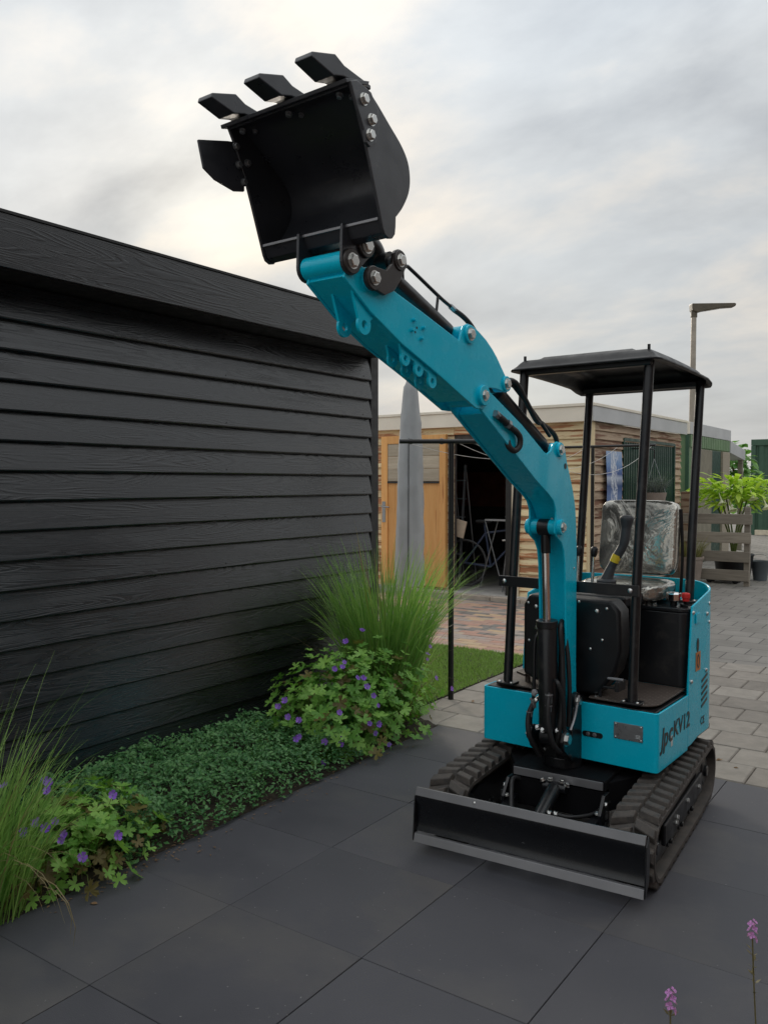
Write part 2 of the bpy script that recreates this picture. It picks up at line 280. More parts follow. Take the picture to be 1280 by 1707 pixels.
# ------------------------------------------------------------------ mesh helpers
class MB:
    def __init__(s, T=None): s.v = []; s.f = []; s.T = T
    def add(s, vs, fs):
        o = len(s.v); s.v += [tuple(p) for p in vs]; s.f += [tuple(i + o for i in f) for f in fs]; return s
    def box(s, x0, x1, y0, y1, z0, z1, M4=None):
        vs = [Vector((x, y, z)) for x in (x0, x1) for y in (y0, y1) for z in (z0, z1)]
        if M4 is not None: vs = [M4 @ p for p in vs]
        return s.add(vs, [(0, 1, 3, 2), (4, 6, 7, 5), (0, 4, 5, 1), (2, 3, 7, 6), (0, 2, 6, 4), (1, 5, 7, 3)])
    def prism(s, poly, a0, a1, axis='x'):
        n = len(poly); mk = {'x': lambda p, a: (a, p[0], p[1]), 'y': lambda p, a: (p[0], a, p[1]), 'z': lambda p, a: (p[0], p[1], a)}[axis]
        vs = [mk(p, a0) for p in poly] + [mk(p, a1) for p in poly]
        ar = sum(poly[i][0] * poly[(i + 1) % n][1] - poly[(i + 1) % n][0] * poly[i][1] for i in range(n))
        pos = (ar > 0) == (axis != 'y')          # winding so that normals point out
        if a1 < a0: pos = not pos
        fs = [tuple(range(n, 2 * n)), tuple(range(n - 1, -1, -1))] if pos else [tuple(range(2 * n - 1, n - 1, -1)), tuple(range(n))]
        for i in range(n):
            j = (i + 1) % n; fs.append((i, j, n + j, n + i) if pos else (j, i, n + i, n + j))
        return s.add(vs, fs)
    def tube(s, path, r, n=10, caps=True):
        P = [Vector(p) for p in path]; k = len(P); rs = r if isinstance(r, (list, tuple)) else [r] * k
        tg = [(P[min(i + 1, k - 1)] - P[max(i - 1, 0)]).normalized() for i in range(k)]
        u = tg[0].orthogonal().normalized(); vs = []; fs = []
        for i in range(k):
            u = (u - tg[i] * u.dot(tg[i])).normalized(); w = tg[i].cross(u)
            for j in range(n):
                a = 2 * math.pi * j / n; vs.append(P[i] + (u * math.cos(a) + w * math.sin(a)) * rs[i])
        for i in range(k - 1):
            for j in range(n):
                b = (j + 1) % n; fs.append((i * n + j, i * n + b, (i + 1) * n + b, (i + 1) * n + j))
        if caps: fs += [tuple(range(n - 1, -1, -1)), tuple(range((k - 1) * n, k * n))]
        return s.add(vs, fs)
    def cyl(s, a, b, r, n=16): return s.tube([a, b], r, n)
    def lathe(s, prof, c=(0, 0, 0), n=20):      # prof: (radius, z)
        vs = []; fs = []; k = len(prof)
        for r, z in prof:
            for j in range(n):
                a = 2 * math.pi * j / n; vs.append((c[0] + r * math.cos(a), c[1] + r * math.sin(a), c[2] + z))
        for i in range(k - 1):
            for j in range(n):
                b = (j + 1) % n; fs.append((i * n + j, i * n + b, (i + 1) * n + b, (i + 1) * n + j))
        fs += [tuple(range(n - 1, -1, -1)), tuple(range((k - 1) * n, k * n))]
        return s.add(vs, fs)
    def strip(s, path, th, a0, a1):             # sheet of thickness th following a (y,z) path, between x=a0 and a1
        n = len(path); L = []
        for i in range(n):
            a = Vector(path[max(i - 1, 0)]); b = Vector(path[min(i + 1, n - 1)]); t = (b - a).normalized()
            L.append((path[i][0] - t.y * th, path[i][1] + t.x * th))
        for i in range(n - 1):
            s.prism([path[i], path[i + 1], L[i + 1], L[i]], a0, a1)
        return s
    def wall(s, path, zlo, zhi, th):            # upright sheet along an (x,y) path; zlo/zhi lists
        n = len(path); L = []
        for i in range(n):
            a = Vector(path[max(i - 1, 0)]); b = Vector(path[min(i + 1, n - 1)]); t = (b - a).normalized()
            L.append((path[i][0] - t.y * th, path[i][1] + t.x * th))
        vs = []
        for i in range(n):
            vs += [(*path[i], zlo[i]), (*path[i], zhi[i]), (*L[i], zlo[i]), (*L[i], zhi[i])]
        fs = [(0, 1, 3, 2), (4 * n - 4, 4 * n - 2, 4 * n - 1, 4 * n - 3)]
        for i in range(n - 1):
            a = 4 * i; b = a + 4
            fs += [(a, b, b + 1, a + 1), (a + 2, a + 3, b + 3, b + 2), (a + 1, b + 1, b + 3, a + 3), (a, a + 2, b + 2, b)]
        return s.add(vs, fs)
    def build(s, name, mat, parent=None, bevel=0, smooth=None, seg=2):
        me = bpy.data.meshes.new(name); vs = [s.T @ Vector(p) for p in s.v] if s.T is not None else s.v
        me.from_pydata([tuple(p) for p in vs], [], s.f); me.update()
        bm = bmesh.new(); bm.from_mesh(me); bmesh.ops.recalc_face_normals(bm, faces=bm.faces); bm.to_mesh(me); bm.free()
        me.materials.append(M[mat]); o = bpy.data.objects.new(name, me); COL.objects.link(o)
        if parent: o.parent = parent
        if bevel:
            md = o.modifiers.new('b', 'BEVEL'); md.width = bevel; md.segments = seg; md.limit_method = 'ANGLE'; md.angle_limit = R(40); md.harden_normals = False
        if smooth:
            me.polygons.foreach_set('use_smooth', [True] * len(me.polygons)); me.set_sharp_from_angle(angle=R(smooth))
        return o
def arr(name, V, F, mat, parent=None):          # big mesh from numpy arrays
    me = bpy.data.meshes.new(name); me.from_pydata(V.tolist() if hasattr(V, 'tolist') else V, [], F.tolist() if hasattr(F, 'tolist') else F); me.update()
    me.materials.append(M[mat]); o = bpy.data.objects.new(name, me); COL.objects.link(o)
    if parent: o.parent = parent
    return o
def inst(name, src, mat4, parent):              # another object with the same mesh
    o = src.copy(); o.name = name; COL.objects.link(o); o.parent = parent; o.matrix_basis = mat4; return o
def thing(name, label, cat, loc=(0, 0, 0), rz=0, group=None):
    o = bpy.data.objects.new(name, None); COL.objects.link(o); o.location = loc; o.rotation_euler = (0, 0, rz); o.empty_display_size = .1
    return tag(o, label, cat, group)
def tag(o, label, cat, group=None):
    o['label'] = label; o['category'] = cat
    if group: o['group'] = group
    return o
def structure(o): o['kind'] = 'structure'; return o
def stuff(o): o['kind'] = 'stuff'; return o
def spline(pts, n=8):                           # Catmull-Rom
    P = [Vector(p) for p in pts]; P = [2 * P[0] - P[1]] + P + [2 * P[-1] - P[-2]]; out = []
    for i in range(1, len(P) - 2):
        for k in range(n):
            t = k / n; a, b, c, d = P[i - 1:i + 3]
            out.append(.5 * ((2 * b) + (c - a) * t + (2 * a - 5 * b + 4 * c - d) * t * t + (3 * b - a - 3 * c + d) * t ** 3))
    out.append(P[-2]); return out
def text_mesh(name, body, size, mat, parent, mat4, shear=0.0, extrude=.0008, bold=0.0):
    cu = bpy.data.curves.new(name, 'FONT'); cu.body = body; cu.size = size; cu.shear = shear; cu.extrude = extrude; cu.offset = bold
    t = bpy.data.objects.new(name + '_tmp', cu); COL.objects.link(t); dg = bpy.context.evaluated_depsgraph_get()
    me = bpy.data.meshes.new_from_object(t.evaluated_get(dg)); COL.objects.unlink(t); bpy.data.objects.remove(t)
    me.materials.clear(); me.materials.append(M[mat]); o = bpy.data.objects.new(name, me); COL.objects.link(o); o.parent = parent; o.matrix_basis = mat4; return o

# ================================================================== ground and paving
structure(MB().box(-400, 400, -400, 400, -.30, -.045).build('ground', 'concrete'))
structure(MB().box(-60, 40, 7.60, 90, -.04, -.001).build('forecourt', 'far_stone'))
# black slabs, 60 x 60 cm grid
pav = structure(MB().box(-2.76, 1.6, -1.6, 4.563, -.04, -.008).build('terrace', 'joint_dark'))
slabs = {}
def slab(x0, x1, y0, y1, parent, mat, key, th=.03, bev=.0014, z=0.0, name='slab', jit=.0012):
    w, h = round(x1 - x0, 3), round(y1 - y0, 3); k = (key, w, h)
    if k not in slabs:
        o = MB().box(-w / 2, w / 2, -h / 2, h / 2, -th, 0).build(name, mat, parent, bev, seg=1); slabs[k] = o; fresh = True
    else: o = slabs[k].copy(); o.name = name; COL.objects.link(o); o.parent = parent
    o.location = ((x0 + x1) / 2, (y0 + y1) / 2, z + random.uniform(-jit, jit)); o.rotation_euler = (random.uniform(-1, 1) * .0015, random.uniform(-1, 1) * .0015, random.uniform(-1, 1) * .002)
    return o
JX = [-2.76, -2.2, -1.6, -1.01, -.41, .19, .79, 1.39]; JY = [-1.435 + .6 * i for i in range(11)]
for i in range(len(JX) - 1):
    for j in range(len(JY) - 1):
        gx, gy = .0015, .0004
        slab(JX[i] + gx, JX[i + 1] - gx, JY[j] + gy, JY[j + 1] - gy, pav, 'black_slab', 'b')
# grey concrete paving, half bond
gp = structure(MB().box(-3.10, 2.2, 4.567, 7.60, -.04, -.010).build('pavement', 'joint_sand'))
row = 0; y = 4.572
while y < 7.5:
    y1 = min(y + .305, 7.598); x = -3.10 + (-.155 if row % 2 else 0) + .012 * math.sin(row * 2.3); 
    while x < 1.4:
        a, b = max(x, -3.10), min(x + .31, 2.2)
        if b - a > .05: slab(a + .003, b - .003, y + .003, y1 - .003, gp, 'grey_stone', 'g', .03, .006, name='paving_stone', jit=.003)
        x += .31
    y += .305; row += 1
# red brick patio before the workshop
bp = structure(MB().box(-9.5, -3.105, 6.845, 9.79, -.04, -.010).build('patio', 'joint_sand'))
cells = []
nrow = int((9.79 - 6.85) / .1055)
for r_ in range(nrow):
    x = -9.5 + (.105 if r_ % 2 else 0)
    while x < -3.12:
        cells.append((x, min(x + .21, -3.107), 6.848 + r_ * .1055)); x += .21
vis = sorted(cells, key=lambda c: (abs(c[0] + 4.3 + (c[2] - 6.8) * .30) > 1.05, c[2]))
rest = MB()
for i, (a, b, yy) in enumerate(vis):
    if b - a < .06: continue
    if i < 300: slab(a + .002, b - .002, yy + .002, yy + .1035, bp, 'red_brick', 'r', .03, .003, name='brick', jit=.0025)
    else: rest.box(a + .002, b - .002, yy + .002, yy + .1035, -.03, random.uniform(-.002, .002))
o = stuff(rest.build('bricks', 'red_brick', bp))
# the joined bricks take their colour per island
mm = M['red_brick'].copy(); nt = mm.node_tree
geo = nt.nodes.new('ShaderNodeNewGeometry')
for l in [l for l in nt.links if l.from_node.type == 'OBJECT_INFO' and l.to_node.type == 'VALTORGB']:
    nt.links.new(geo.outputs['Random Per Island'], l.to_socket)
o.data.materials[0] = mm
# artificial lawn
lw = structure(MB().box(-7.5, -3.105, 4.95, 6.84, -.04, .004).build('lawn', 'soil'))
def lawn():
    n = 42000; x = rng.uniform(-5.6, -3.10, n); y = rng.uniform(4.93, 6.845, n); keep = (x > -3.10 - (y - 4.9) * .42 - 1.1); x, y = x[keep], y[keep]; n = len(x)
    a = rng.uniform(0, 2 * np.pi, n); h = rng.uniform(.016, .032, n); w = .004; lx, ly = rng.normal(0, .010, n), rng.normal(0, .010, n)
    V = np.empty((n, 3, 3)); V[:, 0] = np.c_[x - w * np.cos(a), y - w * np.sin(a), np.full(n, .003)]; V[:, 1] = np.c_[x + w * np.cos(a), y + w * np.sin(a), np.full(n, .003)]; V[:, 2] = np.c_[x + lx, y + ly, h + .003]
    o = arr('lawn_grass', V.reshape(-1, 3), np.arange(3 * n).reshape(-1, 3), 'lawn_blade'); stuff(o); tag(o, 'short green lawn grass behind the thin black washing line post', 'grass')
lawn()
# planting bed
def bed():
    V = []; F = []; nx, ny = 26, 120
    for j in range(ny + 1):
        for i in range(nx + 1):
            x = -3.64 + .90 * i / nx; yy = -1.5 + 6.08 * j / ny
            e = min(1, (-2.74 - x) / .10) ; z = -.02 + e * (.035 + .03 * noise.noise(Vector((x * 7, yy * 7, 0))) + .012 * noise.noise(Vector((x * 40, yy * 40, 3))))
            V.append((x + (.02 * noise.noise(Vector((0, yy * 6, 9))) if i == nx else 0), yy, z))
    for j in range(ny):
        for i in range(nx): a = j * (nx + 1) + i; F.append((a, a + 1, a + nx + 2, a + nx + 1))
    o = arr('planting_bed', V, F, 'soil'); structure(o)
bed()
structure(MB().box(-8.0, -3.105, 4.60, 4.95, -.04, -.006).build('edging_strip', 'joint_sand'))

# ================================================================== black shed
sh = thing('garden_shed', 'long black timber clad shed with wide black fascia', 'shed', (-3.7, 3.0, 0))
def rel(mb, name, mat, **k):
    o = mb.build(name, mat, sh, **k); o.location = (3.7, -3.0, 0); return o
rel(MB().box(-7.0, -3.665, -1.6, 5.06, 0, 2.60), 'wall', 'black_trim')
pitch = .1385; zb = 1.329 - 9 * pitch
plank0 = None
for k in range(18):
    z = zb + k * pitch
    if z + .165 > 2.60: break
    if plank0 is None:
        plank0 = MB().prism([(-3.637, .162), (-3.652, .162), (-3.652, .0), (-3.606, -.003), (-3.602, .004)], -1.6, 5.015, 'y').build('plank', 'black_board', sh, .0015, seg=1); o = plank0
    else: o = plank0.copy(); o.name = 'plank'; COL.objects.link(o); o.parent = sh
    o.location = (3.7 + random.uniform(-.001, .001), -3.0 + random.uniform(-.003, .003), z)
nail0 = None
for k in range(17):
    for yy in (1.15, 2.05, 3.55, 4.90):
        if (k + int(yy)) % 2: continue
        if nail0 is None: nail0 = MB().lathe([(.005, 0), (.005, .002), (.003, .003)], n=8).build('nail', 'roof_felt', sh); o = nail0
        else: o = nail0.copy(); o.name = 'nail'; COL.objects.link(o); o.parent = sh
        o.location = (3.7 - 3.6075, -3.0 + yy + random.uniform(-.02, .02), zb + k * pitch + .022); o.rotation_euler = (0, R(77), 0)
rel(MB().box(-3.72, -3.618, 5.02, 5.115, 0, 2.50), 'corner_post', 'black_trim', bevel=.003)
rel(MB().box(-3.664, -3.640, -1.6, 5.018, -.02, .09), 'base_board', 'black_trim')
rel(MB().box(-7.2, -3.428, -1.8, 5.06, 2.470, 2.486), 'soffit', 'black_trim')
rel(MB().box(-3.426, -3.402, -1.8, 5.00, 2.473, 2.702), 'fascia_board', 'black_board', bevel=.002)
rel(MB().box(-7.2, -3.428, 5.0, 5.062, 2.488, 2.700), 'end_fascia', 'black_trim', bevel=.002)
rel(MB().box(-7.2, -3.395, -1.82, 5.04, 2.704, 2.716), 'roof', 'roof_felt')

# ================================================================== timber workshop
WX, WY = -3.87, 10.03
ws = thing('workshop', 'weathered brown timber workshop with open doorway and pale roof band', 'shed', (WX, WY, 0), R(-1.5))
def W(mb, name, mat, **k): return mb.build(name, mat, ws, **k)
OX0, OX1, OH = -1.97, -1.14, 2.10          # doorway, in shed coordinates
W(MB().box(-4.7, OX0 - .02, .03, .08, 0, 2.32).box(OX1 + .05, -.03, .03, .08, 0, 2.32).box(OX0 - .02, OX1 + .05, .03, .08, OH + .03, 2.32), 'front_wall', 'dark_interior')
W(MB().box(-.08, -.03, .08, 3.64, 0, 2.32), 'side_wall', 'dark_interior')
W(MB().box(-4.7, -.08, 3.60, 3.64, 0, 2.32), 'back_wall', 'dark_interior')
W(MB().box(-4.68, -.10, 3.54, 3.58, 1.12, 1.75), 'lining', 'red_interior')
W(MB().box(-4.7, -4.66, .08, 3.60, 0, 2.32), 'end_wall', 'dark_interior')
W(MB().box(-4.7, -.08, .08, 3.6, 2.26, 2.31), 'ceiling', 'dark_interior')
W(MB().box(-4.7, -.05, -.12, 3.6, -.02, .055), 'floor', 'concrete', bevel=.004)
ph = .1095; prof = lambda: [(0.0, .0), (-.030, .004), (-.030, .016), (-.008, ph), (0.0, ph)]
pk = {}
def clad(length, x0, z, rot, mat, y0=0):
    key = (round(length, 3), mat)
    if key not in pk: o = MB().prism(prof(), 0, length, 'x').build('plank', mat, ws, .002, seg=1); pk[key] = o
    else: o = pk[key].copy(); o.name = 'plank'; COL.objects.link(o); o.parent = ws
    o.location = (x0, y0 + random.uniform(-.002, .002), z) if not rot else (x0 + random.uniform(-.002, .002), y0, z); o.rotation_euler = (0, 0, R(90) if rot else 0)
for k in range(21):
    z = .02 + k * ph
    clad(-.045 - (OX1 + .16), OX1 + .16, z, False, 'peeling_board', .03)
    if z > OH + .02: clad(OX1 + .158 - OX0 + .02, OX0 - .02, z, False, 'peeling_board', .03)
    clad(OX0 - .022 + 4.7, -4.7, z, False, 'peeling_board', .03)
    # side: beside, under and over the shutter opening
    if 1.0 < z < 2.06:
        clad(1.02, -.03, z, True, 'side_board', .10); clad(.36, -.03, z, True, 'side_board', 3.27)
    else: clad(3.53, -.03, z, True, 'side_board', .10)
W(MB().box(-.045, .012, -.012, .10, 0, 2.31), 'corner_post', 'raw_post', bevel=.004)
W(MB().box(OX1 + .05, OX1 + .158, -.02, .028, 0, OH + .10), 'door_jamb', 'cream_trim', bevel=.003)
W(MB().box(OX1 - .03, OX1 + .05, -.03, .08, 0, OH + .06), 'door_post', 'post_black', bevel=.003)
W(MB().box(-4.75, .04, -.06, .06, 2.315, 2.50), 'fascia', 'cream_fascia', bevel=.004)
W(MB().box(.042, .06, -.06, 3.72, 2.315, 2.50), 'side_fascia', 'grey_fascia', bevel=.004)
W(MB().box(-4.77, .07, -.075, 3.74, 2.502, 2.54), 'roof', 'cream_fascia', bevel=.004)
# corrugated shutter, each rib its own slat
W(MB().box(-.035, -.028, 1.10, 3.28, 1.0, 2.13), 'shutter_backing', 'green_dark')
s0 = None
for k in range(24):
    if s0 is None: s0 = MB().prism([(0, 0), (.022, .012), (.022, .048), (0, .060)], 1.0, 2.125, 'z').build('shutter_slat', 'green_dark', ws); o = s0
    else: o = s0.copy(); o.name = 'shutter_slat'; COL.objects.link(o); o.parent = ws
    o.location = (-.027, 1.13 + k * .09, 0)
W(MB().box(-.03, .012, 3.245, 3.29, .98, 2.15).box(-.03, .012, 1.10, 1.135, .98, 2.15).box(-.03, .012, 1.135, 3.245, 2.12, 2.16), 'shutter_frame', 'green_dark')
# open plywood door folded back on the front
dr = W(MB().box(-3.16, -2.06, -.085, -.045, .10, 2.22), 'door', 'orange_ply', bevel=.004)
for a, b, c, d in ((-3.16, -3.05, .10, 2.22), (-2.16, -2.06, .10, 2.22), (-3.048, -2.162, 2.11, 2.22)):
    W(MB().box(a, b, -.105, -.0855, c, d), 'door_rail', 'orange_ply', bevel=.003).parent = dr
for k in range(3): W(MB().box(-3.045, -2.165, -.098, -.0855, 1.575 + k * .178, 1.575 + k * .178 + .174), 'door_board', 'grey_board', bevel=.003).parent = dr
W(MB().box(-3.045, -2.165, -.108, -.0855, 1.545, 1.572), 'door_sill', 'post_black').parent = dr
W(MB().cyl((-3.11, -.10, 1.21), (-3.11, -.16, 1.21), .012).cyl((-3.11, -.155, 1.21), (-2.98, -.155, 1.20), .010).box(-3.14, -3.08, -.112, -.105, .98, 1.28), 'door_handle', 'alu').parent = dr
for k in range(6):
    x = -2.6 + k * .44; W(MB().box(x, x + .43, -.24, -.125, -.02, .05), 'kerb_stone', 'pale_kerb', bevel=.006)

# things inside the workshop
def wp(x, y, z=0): return Matrix.Translation((WX, WY, 0)) @ Matrix.Rotation(R(-1.5), 4, 'Z') @ Vector((x, y, z))
def bicycle():
    t = thing('bicycle', 'dark bicycle leaning in the gloom of the workshop doorway', 'bicycle', wp(-1.62, .62, .055), R(8))
    for x in (-.52, .52):
        tor = MB(); tor.tube([(x + .33 * math.cos(a), 0, .34 + .33 * math.sin(a)) for a in np.linspace(0, 2 * math.pi, 40)], .017, 8, False); tor.build('tyre', 'bike_tyre', t, smooth=60)
        sp = MB(); [sp.cyl((x, 0, .34), (x + .31 * math.cos(a), 0, .34 + .31 * math.sin(a)), .0015, 4) for a in np.linspace(0, 6.1, 14)]; sp.cyl((x, -.04, .34), (x, .04, .34), .02, 10); sp.build('spokes', 'alu', t)
    fr = MB()
    for a, b in (((-.52, 0, .34), (-.12, 0, .30)), ((-.52, 0, .34), (-.2, 0, .78)), ((-.12, 0, .30), (-.22, 0, .92)), ((-.12, 0, .30), (.36, 0, .80)), ((-.2, 0, .78), (.34, 0, .86)), ((.34, 0, .92), (.52, 0, .34))): fr.cyl(a, b, .017, 8)
    fr.build('frame', 'bike_blue', t); MB().box(-.34, -.10, -.07, .07, .92, .97).build('saddle', 'hose_rubber', t, .02)
    MB().tube(spline([(.18, -.26, 1.02), (.30, -.2, 1.03), (.34, 0, .95), (.30, .2, 1.03), (.18, .26, 1.02)]), .012, 8).build('handlebar', 'alu', t); MB().tube(spline([(.34, 0, .90), (.34, 0, .97)]), .014, 8).build('stem', 'alu', t)
bicycle()
tr = thing('folding_trestle', 'folding trestle with thin crossed metal legs inside the workshop', 'trestle', wp(-1.42, .45, .055))
for x in (-.22, .30):
    for s in (-1, 1): MB().cyl((x - .20 * s, .03 * s, 0), (x + .09 * s, .03 * s, .98), .011, 8).build('leg', 'alu', tr)
MB().box(-.30, .40, -.05, .05, .965, .99).build('top_bar', 'alu', tr)
st = thing('stool', 'small pale stool on thin legs inside the workshop', 'stool', wp(-1.25, .36, .055))
MB().box(-.13, .13, -.10, .10, .70, .72).build('seat', 'white_panel', st, .01)
for x in (-1, 1):
    for y in (-1, 1): MB().cyl((x * .12, y * .10, 0), (x * .07, y * .05, .70), .010, 8).build('leg', 'alu', st)
ld = thing('step_ladder', 'grey aluminium step ladder just inside the doorway', 'ladder', wp(-2.24, .32, .055))
for x in (-.0, .20): MB().tube([(x + .02, -.14, 0), (x, .08, 1.75)], .019, 4).build('rail', 'alu', ld)
for k in range(6): MB().box(.0, .21, -.13 + k * .032, -.03 + k * .032, .22 + k * .26, .24 + k * .26).build('tread', 'alu', ld)
for x in (-.0, .20): MB().tube([(x, .42, 0), (x, .09, 1.7)], .011, 6).build('rear_leg', 'alu', ld)
tag(MB().box(-.10, .12, -.01, .012, 0, .30).build('cardboard_piece', 'card'), 'torn pale cardboard piece hanging on the step ladder', 'cardboard').matrix_world = Matrix.Translation(wp(-2.00, .12, .80)) @ Matrix.Scale(.8, 4) @ Matrix.Rotation(R(14), 4, 'Y')
for k, (x, w) in enumerate(((-2.05, .42), (-1.6, .50), (-1.07, .22))): tag(MB().box(0, w, 0, .03, 0, .19).build('shelf_board', 'white_panel', bevel=.004), ('pale board on the workshop lining nearest the step ladder', 'longest pale board on the workshop lining above the bicycle', 'shortest pale board on the workshop lining beside the door post')[k], 'board', 'pale boards on the workshop lining').matrix_world = Matrix.Translation(wp(x * 1.35, 3.49, 1.42))
cb = thing('storage_crate', 'dark crate behind the bicycle in the workshop', 'crate', wp(-1.65, 2.1, .055)); MB().box(-.5, .6, -.25, .25, 0, .62).build('body', 'dark_blue', cb, .02); MB().box(-.52, .62, -.27, .27, .622, .66).build('lid', 'tub_black', cb, .01)

# banner on the side wall
bn = MB(); nb = 14
for i in range(nb):
    pass
V = []; F = []
for j in range(nb + 1):
    for i in range(5):
        V.append((.018 * math.sin(i * 1.4 + j * .3) * .5, i * .53 / 4, j * .82 / nb))
for j in range(nb):
    for i in range(4): a = j * 5 + i; F.append((a, a + 1, a + 6, a + 5))
o = arr('banner', V, F, 'banner_print'); o.location = wp(.045, .40, 1.14); o.rotation_euler = (0, 0, R(-1.5)); md = o.modifiers.new('s', 'SOLIDIFY'); md.thickness = .003
tag(o, 'narrow blue and white printed cloth banner on the workshop side', 'banner')

# ================================================================== washing line posts
cl = thing('washing_line_post', 'slim black washing line post with cross bar beside the lawn', 'post', (-3.03, 5.18, 0), R(34.9))
MB().cyl((0, 0, -.02), (0, 0, 1.83), .020, 14).build('post', 'post_black', cl, smooth=50)
MB().cyl((-.37, 0, 1.845), (.52, 0, 1.845), .0165, 12).build('cross_bar', 'post_black', cl, smooth=50)
for x in (-.29, -.07, .17): MB().tube([(x + .0195 * math.cos(a), 0, 1.845 + .0195 * math.sin(a)) for a in np.linspace(0, 6.28, 14)], .003, 6, False).build('hook', 'alu', cl)
c2 = thing('washing_line_post', 'black washing line post standing close to the workshop corner', 'post', (-3.72, 9.70, 0))
MB().cyl((0, 0, -.02), (0, 0, 1.98), .022, 12).build('post', 'post_black', c2, smooth=50)
MB().cyl((-.42, 0, 1.985), (.75, 0, 1.985), .016, 10).build('cross_bar', 'post_black', c2, smooth=50)
ca, sa = math.cos(R(34.9)), math.sin(R(34.9))
for k, (x, bx) in enumerate(((-.29, -.40), (.06, -.1), (.17, .30), (.45, .70))):
    a = Vector((-3.03 + x * ca, 5.18 + x * sa, 1.828)); b = Vector((-3.72 + bx, 9.70, 1.97))
    pts = [a.lerp(b, t) - Vector((0, 0, .20 * 4 * t * (1 - t) * (.6 + .25 * k))) for t in np.linspace(0, 1, 18)]
    tag(MB().tube(pts, .0022, 5).build('washing_line', 'wire_white'), ('outermost white washing line tied near the parasol end of the cross bar', 'sagging white washing line tied just right of the upright post', 'lowest sagging white washing line running to the workshop corner post', 'white washing line tied at the free end of the cross bar under the boom')[k], 'line', 'washing lines between the posts')

# covered parasol
pa = thing('parasol', 'closed parasol in a grey fabric cover in front of the plywood door', 'parasol', (-5.24, 8.03, 0))
def cover():
    V = []; F = []; nz, na = 46, 28
    for j in range(nz + 1):
        t = j / nz; z = .38 + 2.36 * t
        r = .160 - .046 * t - .045 * max(0, t - .70) / .30 - .02 * max(0, (t - .97) / .03)
        for i in range(na):
            a = 2 * math.pi * i / na; fold = .016 * math.cos(4 * a + .8) + .008 * math.cos(7 * a + z * 1.5) + .014 * noise.noise(Vector((math.cos(a) * 2.5, math.sin(a) * 2.5, z * 6))) + .008 * noise.noise(Vector((math.cos(a) * 4, math.sin(a) * 4, z * 16)))
            dm = a + 1.10; rr = r * (.45 + .72 / (abs(math.cos(dm)) + abs(math.sin(dm)))) * (1 if t < .97 else .8) + fold * .75; V.append((rr * math.cos(a), rr * math.sin(a), z))
    for j in range(nz):
        for i in range(na): b = (i + 1) % na; F.append((j * na + i, j * na + b, (j + 1) * na + b, (j + 1) * na + i))
    F.append(tuple(nz * na + i for i in range(na)))
    o = arr('cover', V, F, 'parasol_cloth', pa); o.data.polygons.foreach_set('use_smooth', [True] * len(o.data.polygons))
    zp = MB(); zp.tube([((.160 - .046 * t) * 1.13 * math.cos(-1.10), (.160 - .046 * t) * 1.13 * math.sin(-1.10), .4 + 2.36 * t) for t in np.linspace(0, .70, 20)], .005, 5); zp.build('zip', 'grey_grip', pa)
cover()
MB().cyl((0, 0, .05), (0, 0, .6), .024, 14).build('pole', 'alu', pa); MB().box(-.26, .26, -.26, .26, -.002, .06).build('base', 'concrete', pa, .015)
wl = thing('garden_light', 'small white garden light post at the black shed end', 'light', (-4.55, 6.28, 0))
MB().cyl((0, 0, 0), (0, 0, .80), .026, 14).build('post', 'white_paint', wl, smooth=50); MB().lathe([(.03, .80), (.042, .82), (.042, .86), (.05, .865), (.03, .90), (.01, .91)], n=16).build('lamp_head', 'white_paint', wl, smooth=40)

# ================================================================== things to the right, behind
gs = thing('green_shed', 'green panelled shed with pale roof edge beyond the timber workshop', 'shed', (-4.30, 16.0, 0))
MB().box(-2.2, 0, 0, 3.15, 0, 2.45).build('wall', 'green_pale', gs)
MB().box(-2.25, .03, -.05, .0, 2.455, 2.68).build('front_fascia', 'cream_fascia', gs, .005); MB().box(.005, .035, .003, 3.2, 2.455, 2.68).build('side_fascia', 'grey_fascia', gs, .005); MB().box(-2.25, .0, .003, 3.18, 2.46, 2.66).build('roof', 'roof_felt', gs)
for k in range(22): MB().box(.003, .03, .05 + k * .141, .05 + k * .141 + .11, 2.22, 2.45).build('frieze_slat', 'green_pale', gs, .006)
MB().box(.003, .035, .45, 1.62, .02, 2.20).build('canvas_panel', 'brown_canvas', gs, .01); MB().box(.003, .022, 1.64, 2.38, .02, 2.20).build('door', 'green_dark', gs, .01); MB().box(.003, .06, 2.42, 3.02, .0, 2.20).build('timber_panel', 'grey_board', gs, .01); MB().box(-.045, .02, -.04, .0, .0, 2.45).build('corner_trim', 'green_sheet', gs, .004)
MB().box(-.25, -.22, -.03, .0, .0, 2.44).build('panel_joint', 'cream_trim', gs)
le = thing('lean_to', 'grey sloping lean-to roof on a post past the green shed', 'canopy', (-4.3, 19.2, 0))
MB().prism([(0, 2.46), (1.45, 2.30), (1.45, 2.07), (1.38, 2.07), (0, 2.20)], -1.6, .03, 'x').build('roof', 'grey_fascia', le, .005); MB().box(-.10, .0, 1.30, 1.40, 0, 2.08).build('post', 'fence_board', le, .005); MB().box(-1.5, -1.4, 1.30, 1.40, 0, 2.08).build('post', 'fence_board', le, .005)
co = thing('shipping_container', 'large dark green corrugated steel container at the far end', 'container', (-5.35, 26.8, 0))
MB().box(0, 6.0, .04, 2.4, .05, 2.80).build('wall', 'green_far', co)
for k in range(21): MB().prism([(0, 0), (.05, -.035), (.15, -.035), (.20, 0)], .16, 2.66, 'z').build('corrugation', 'green_far', co).location = (.15 + k * .28, .038, 0)
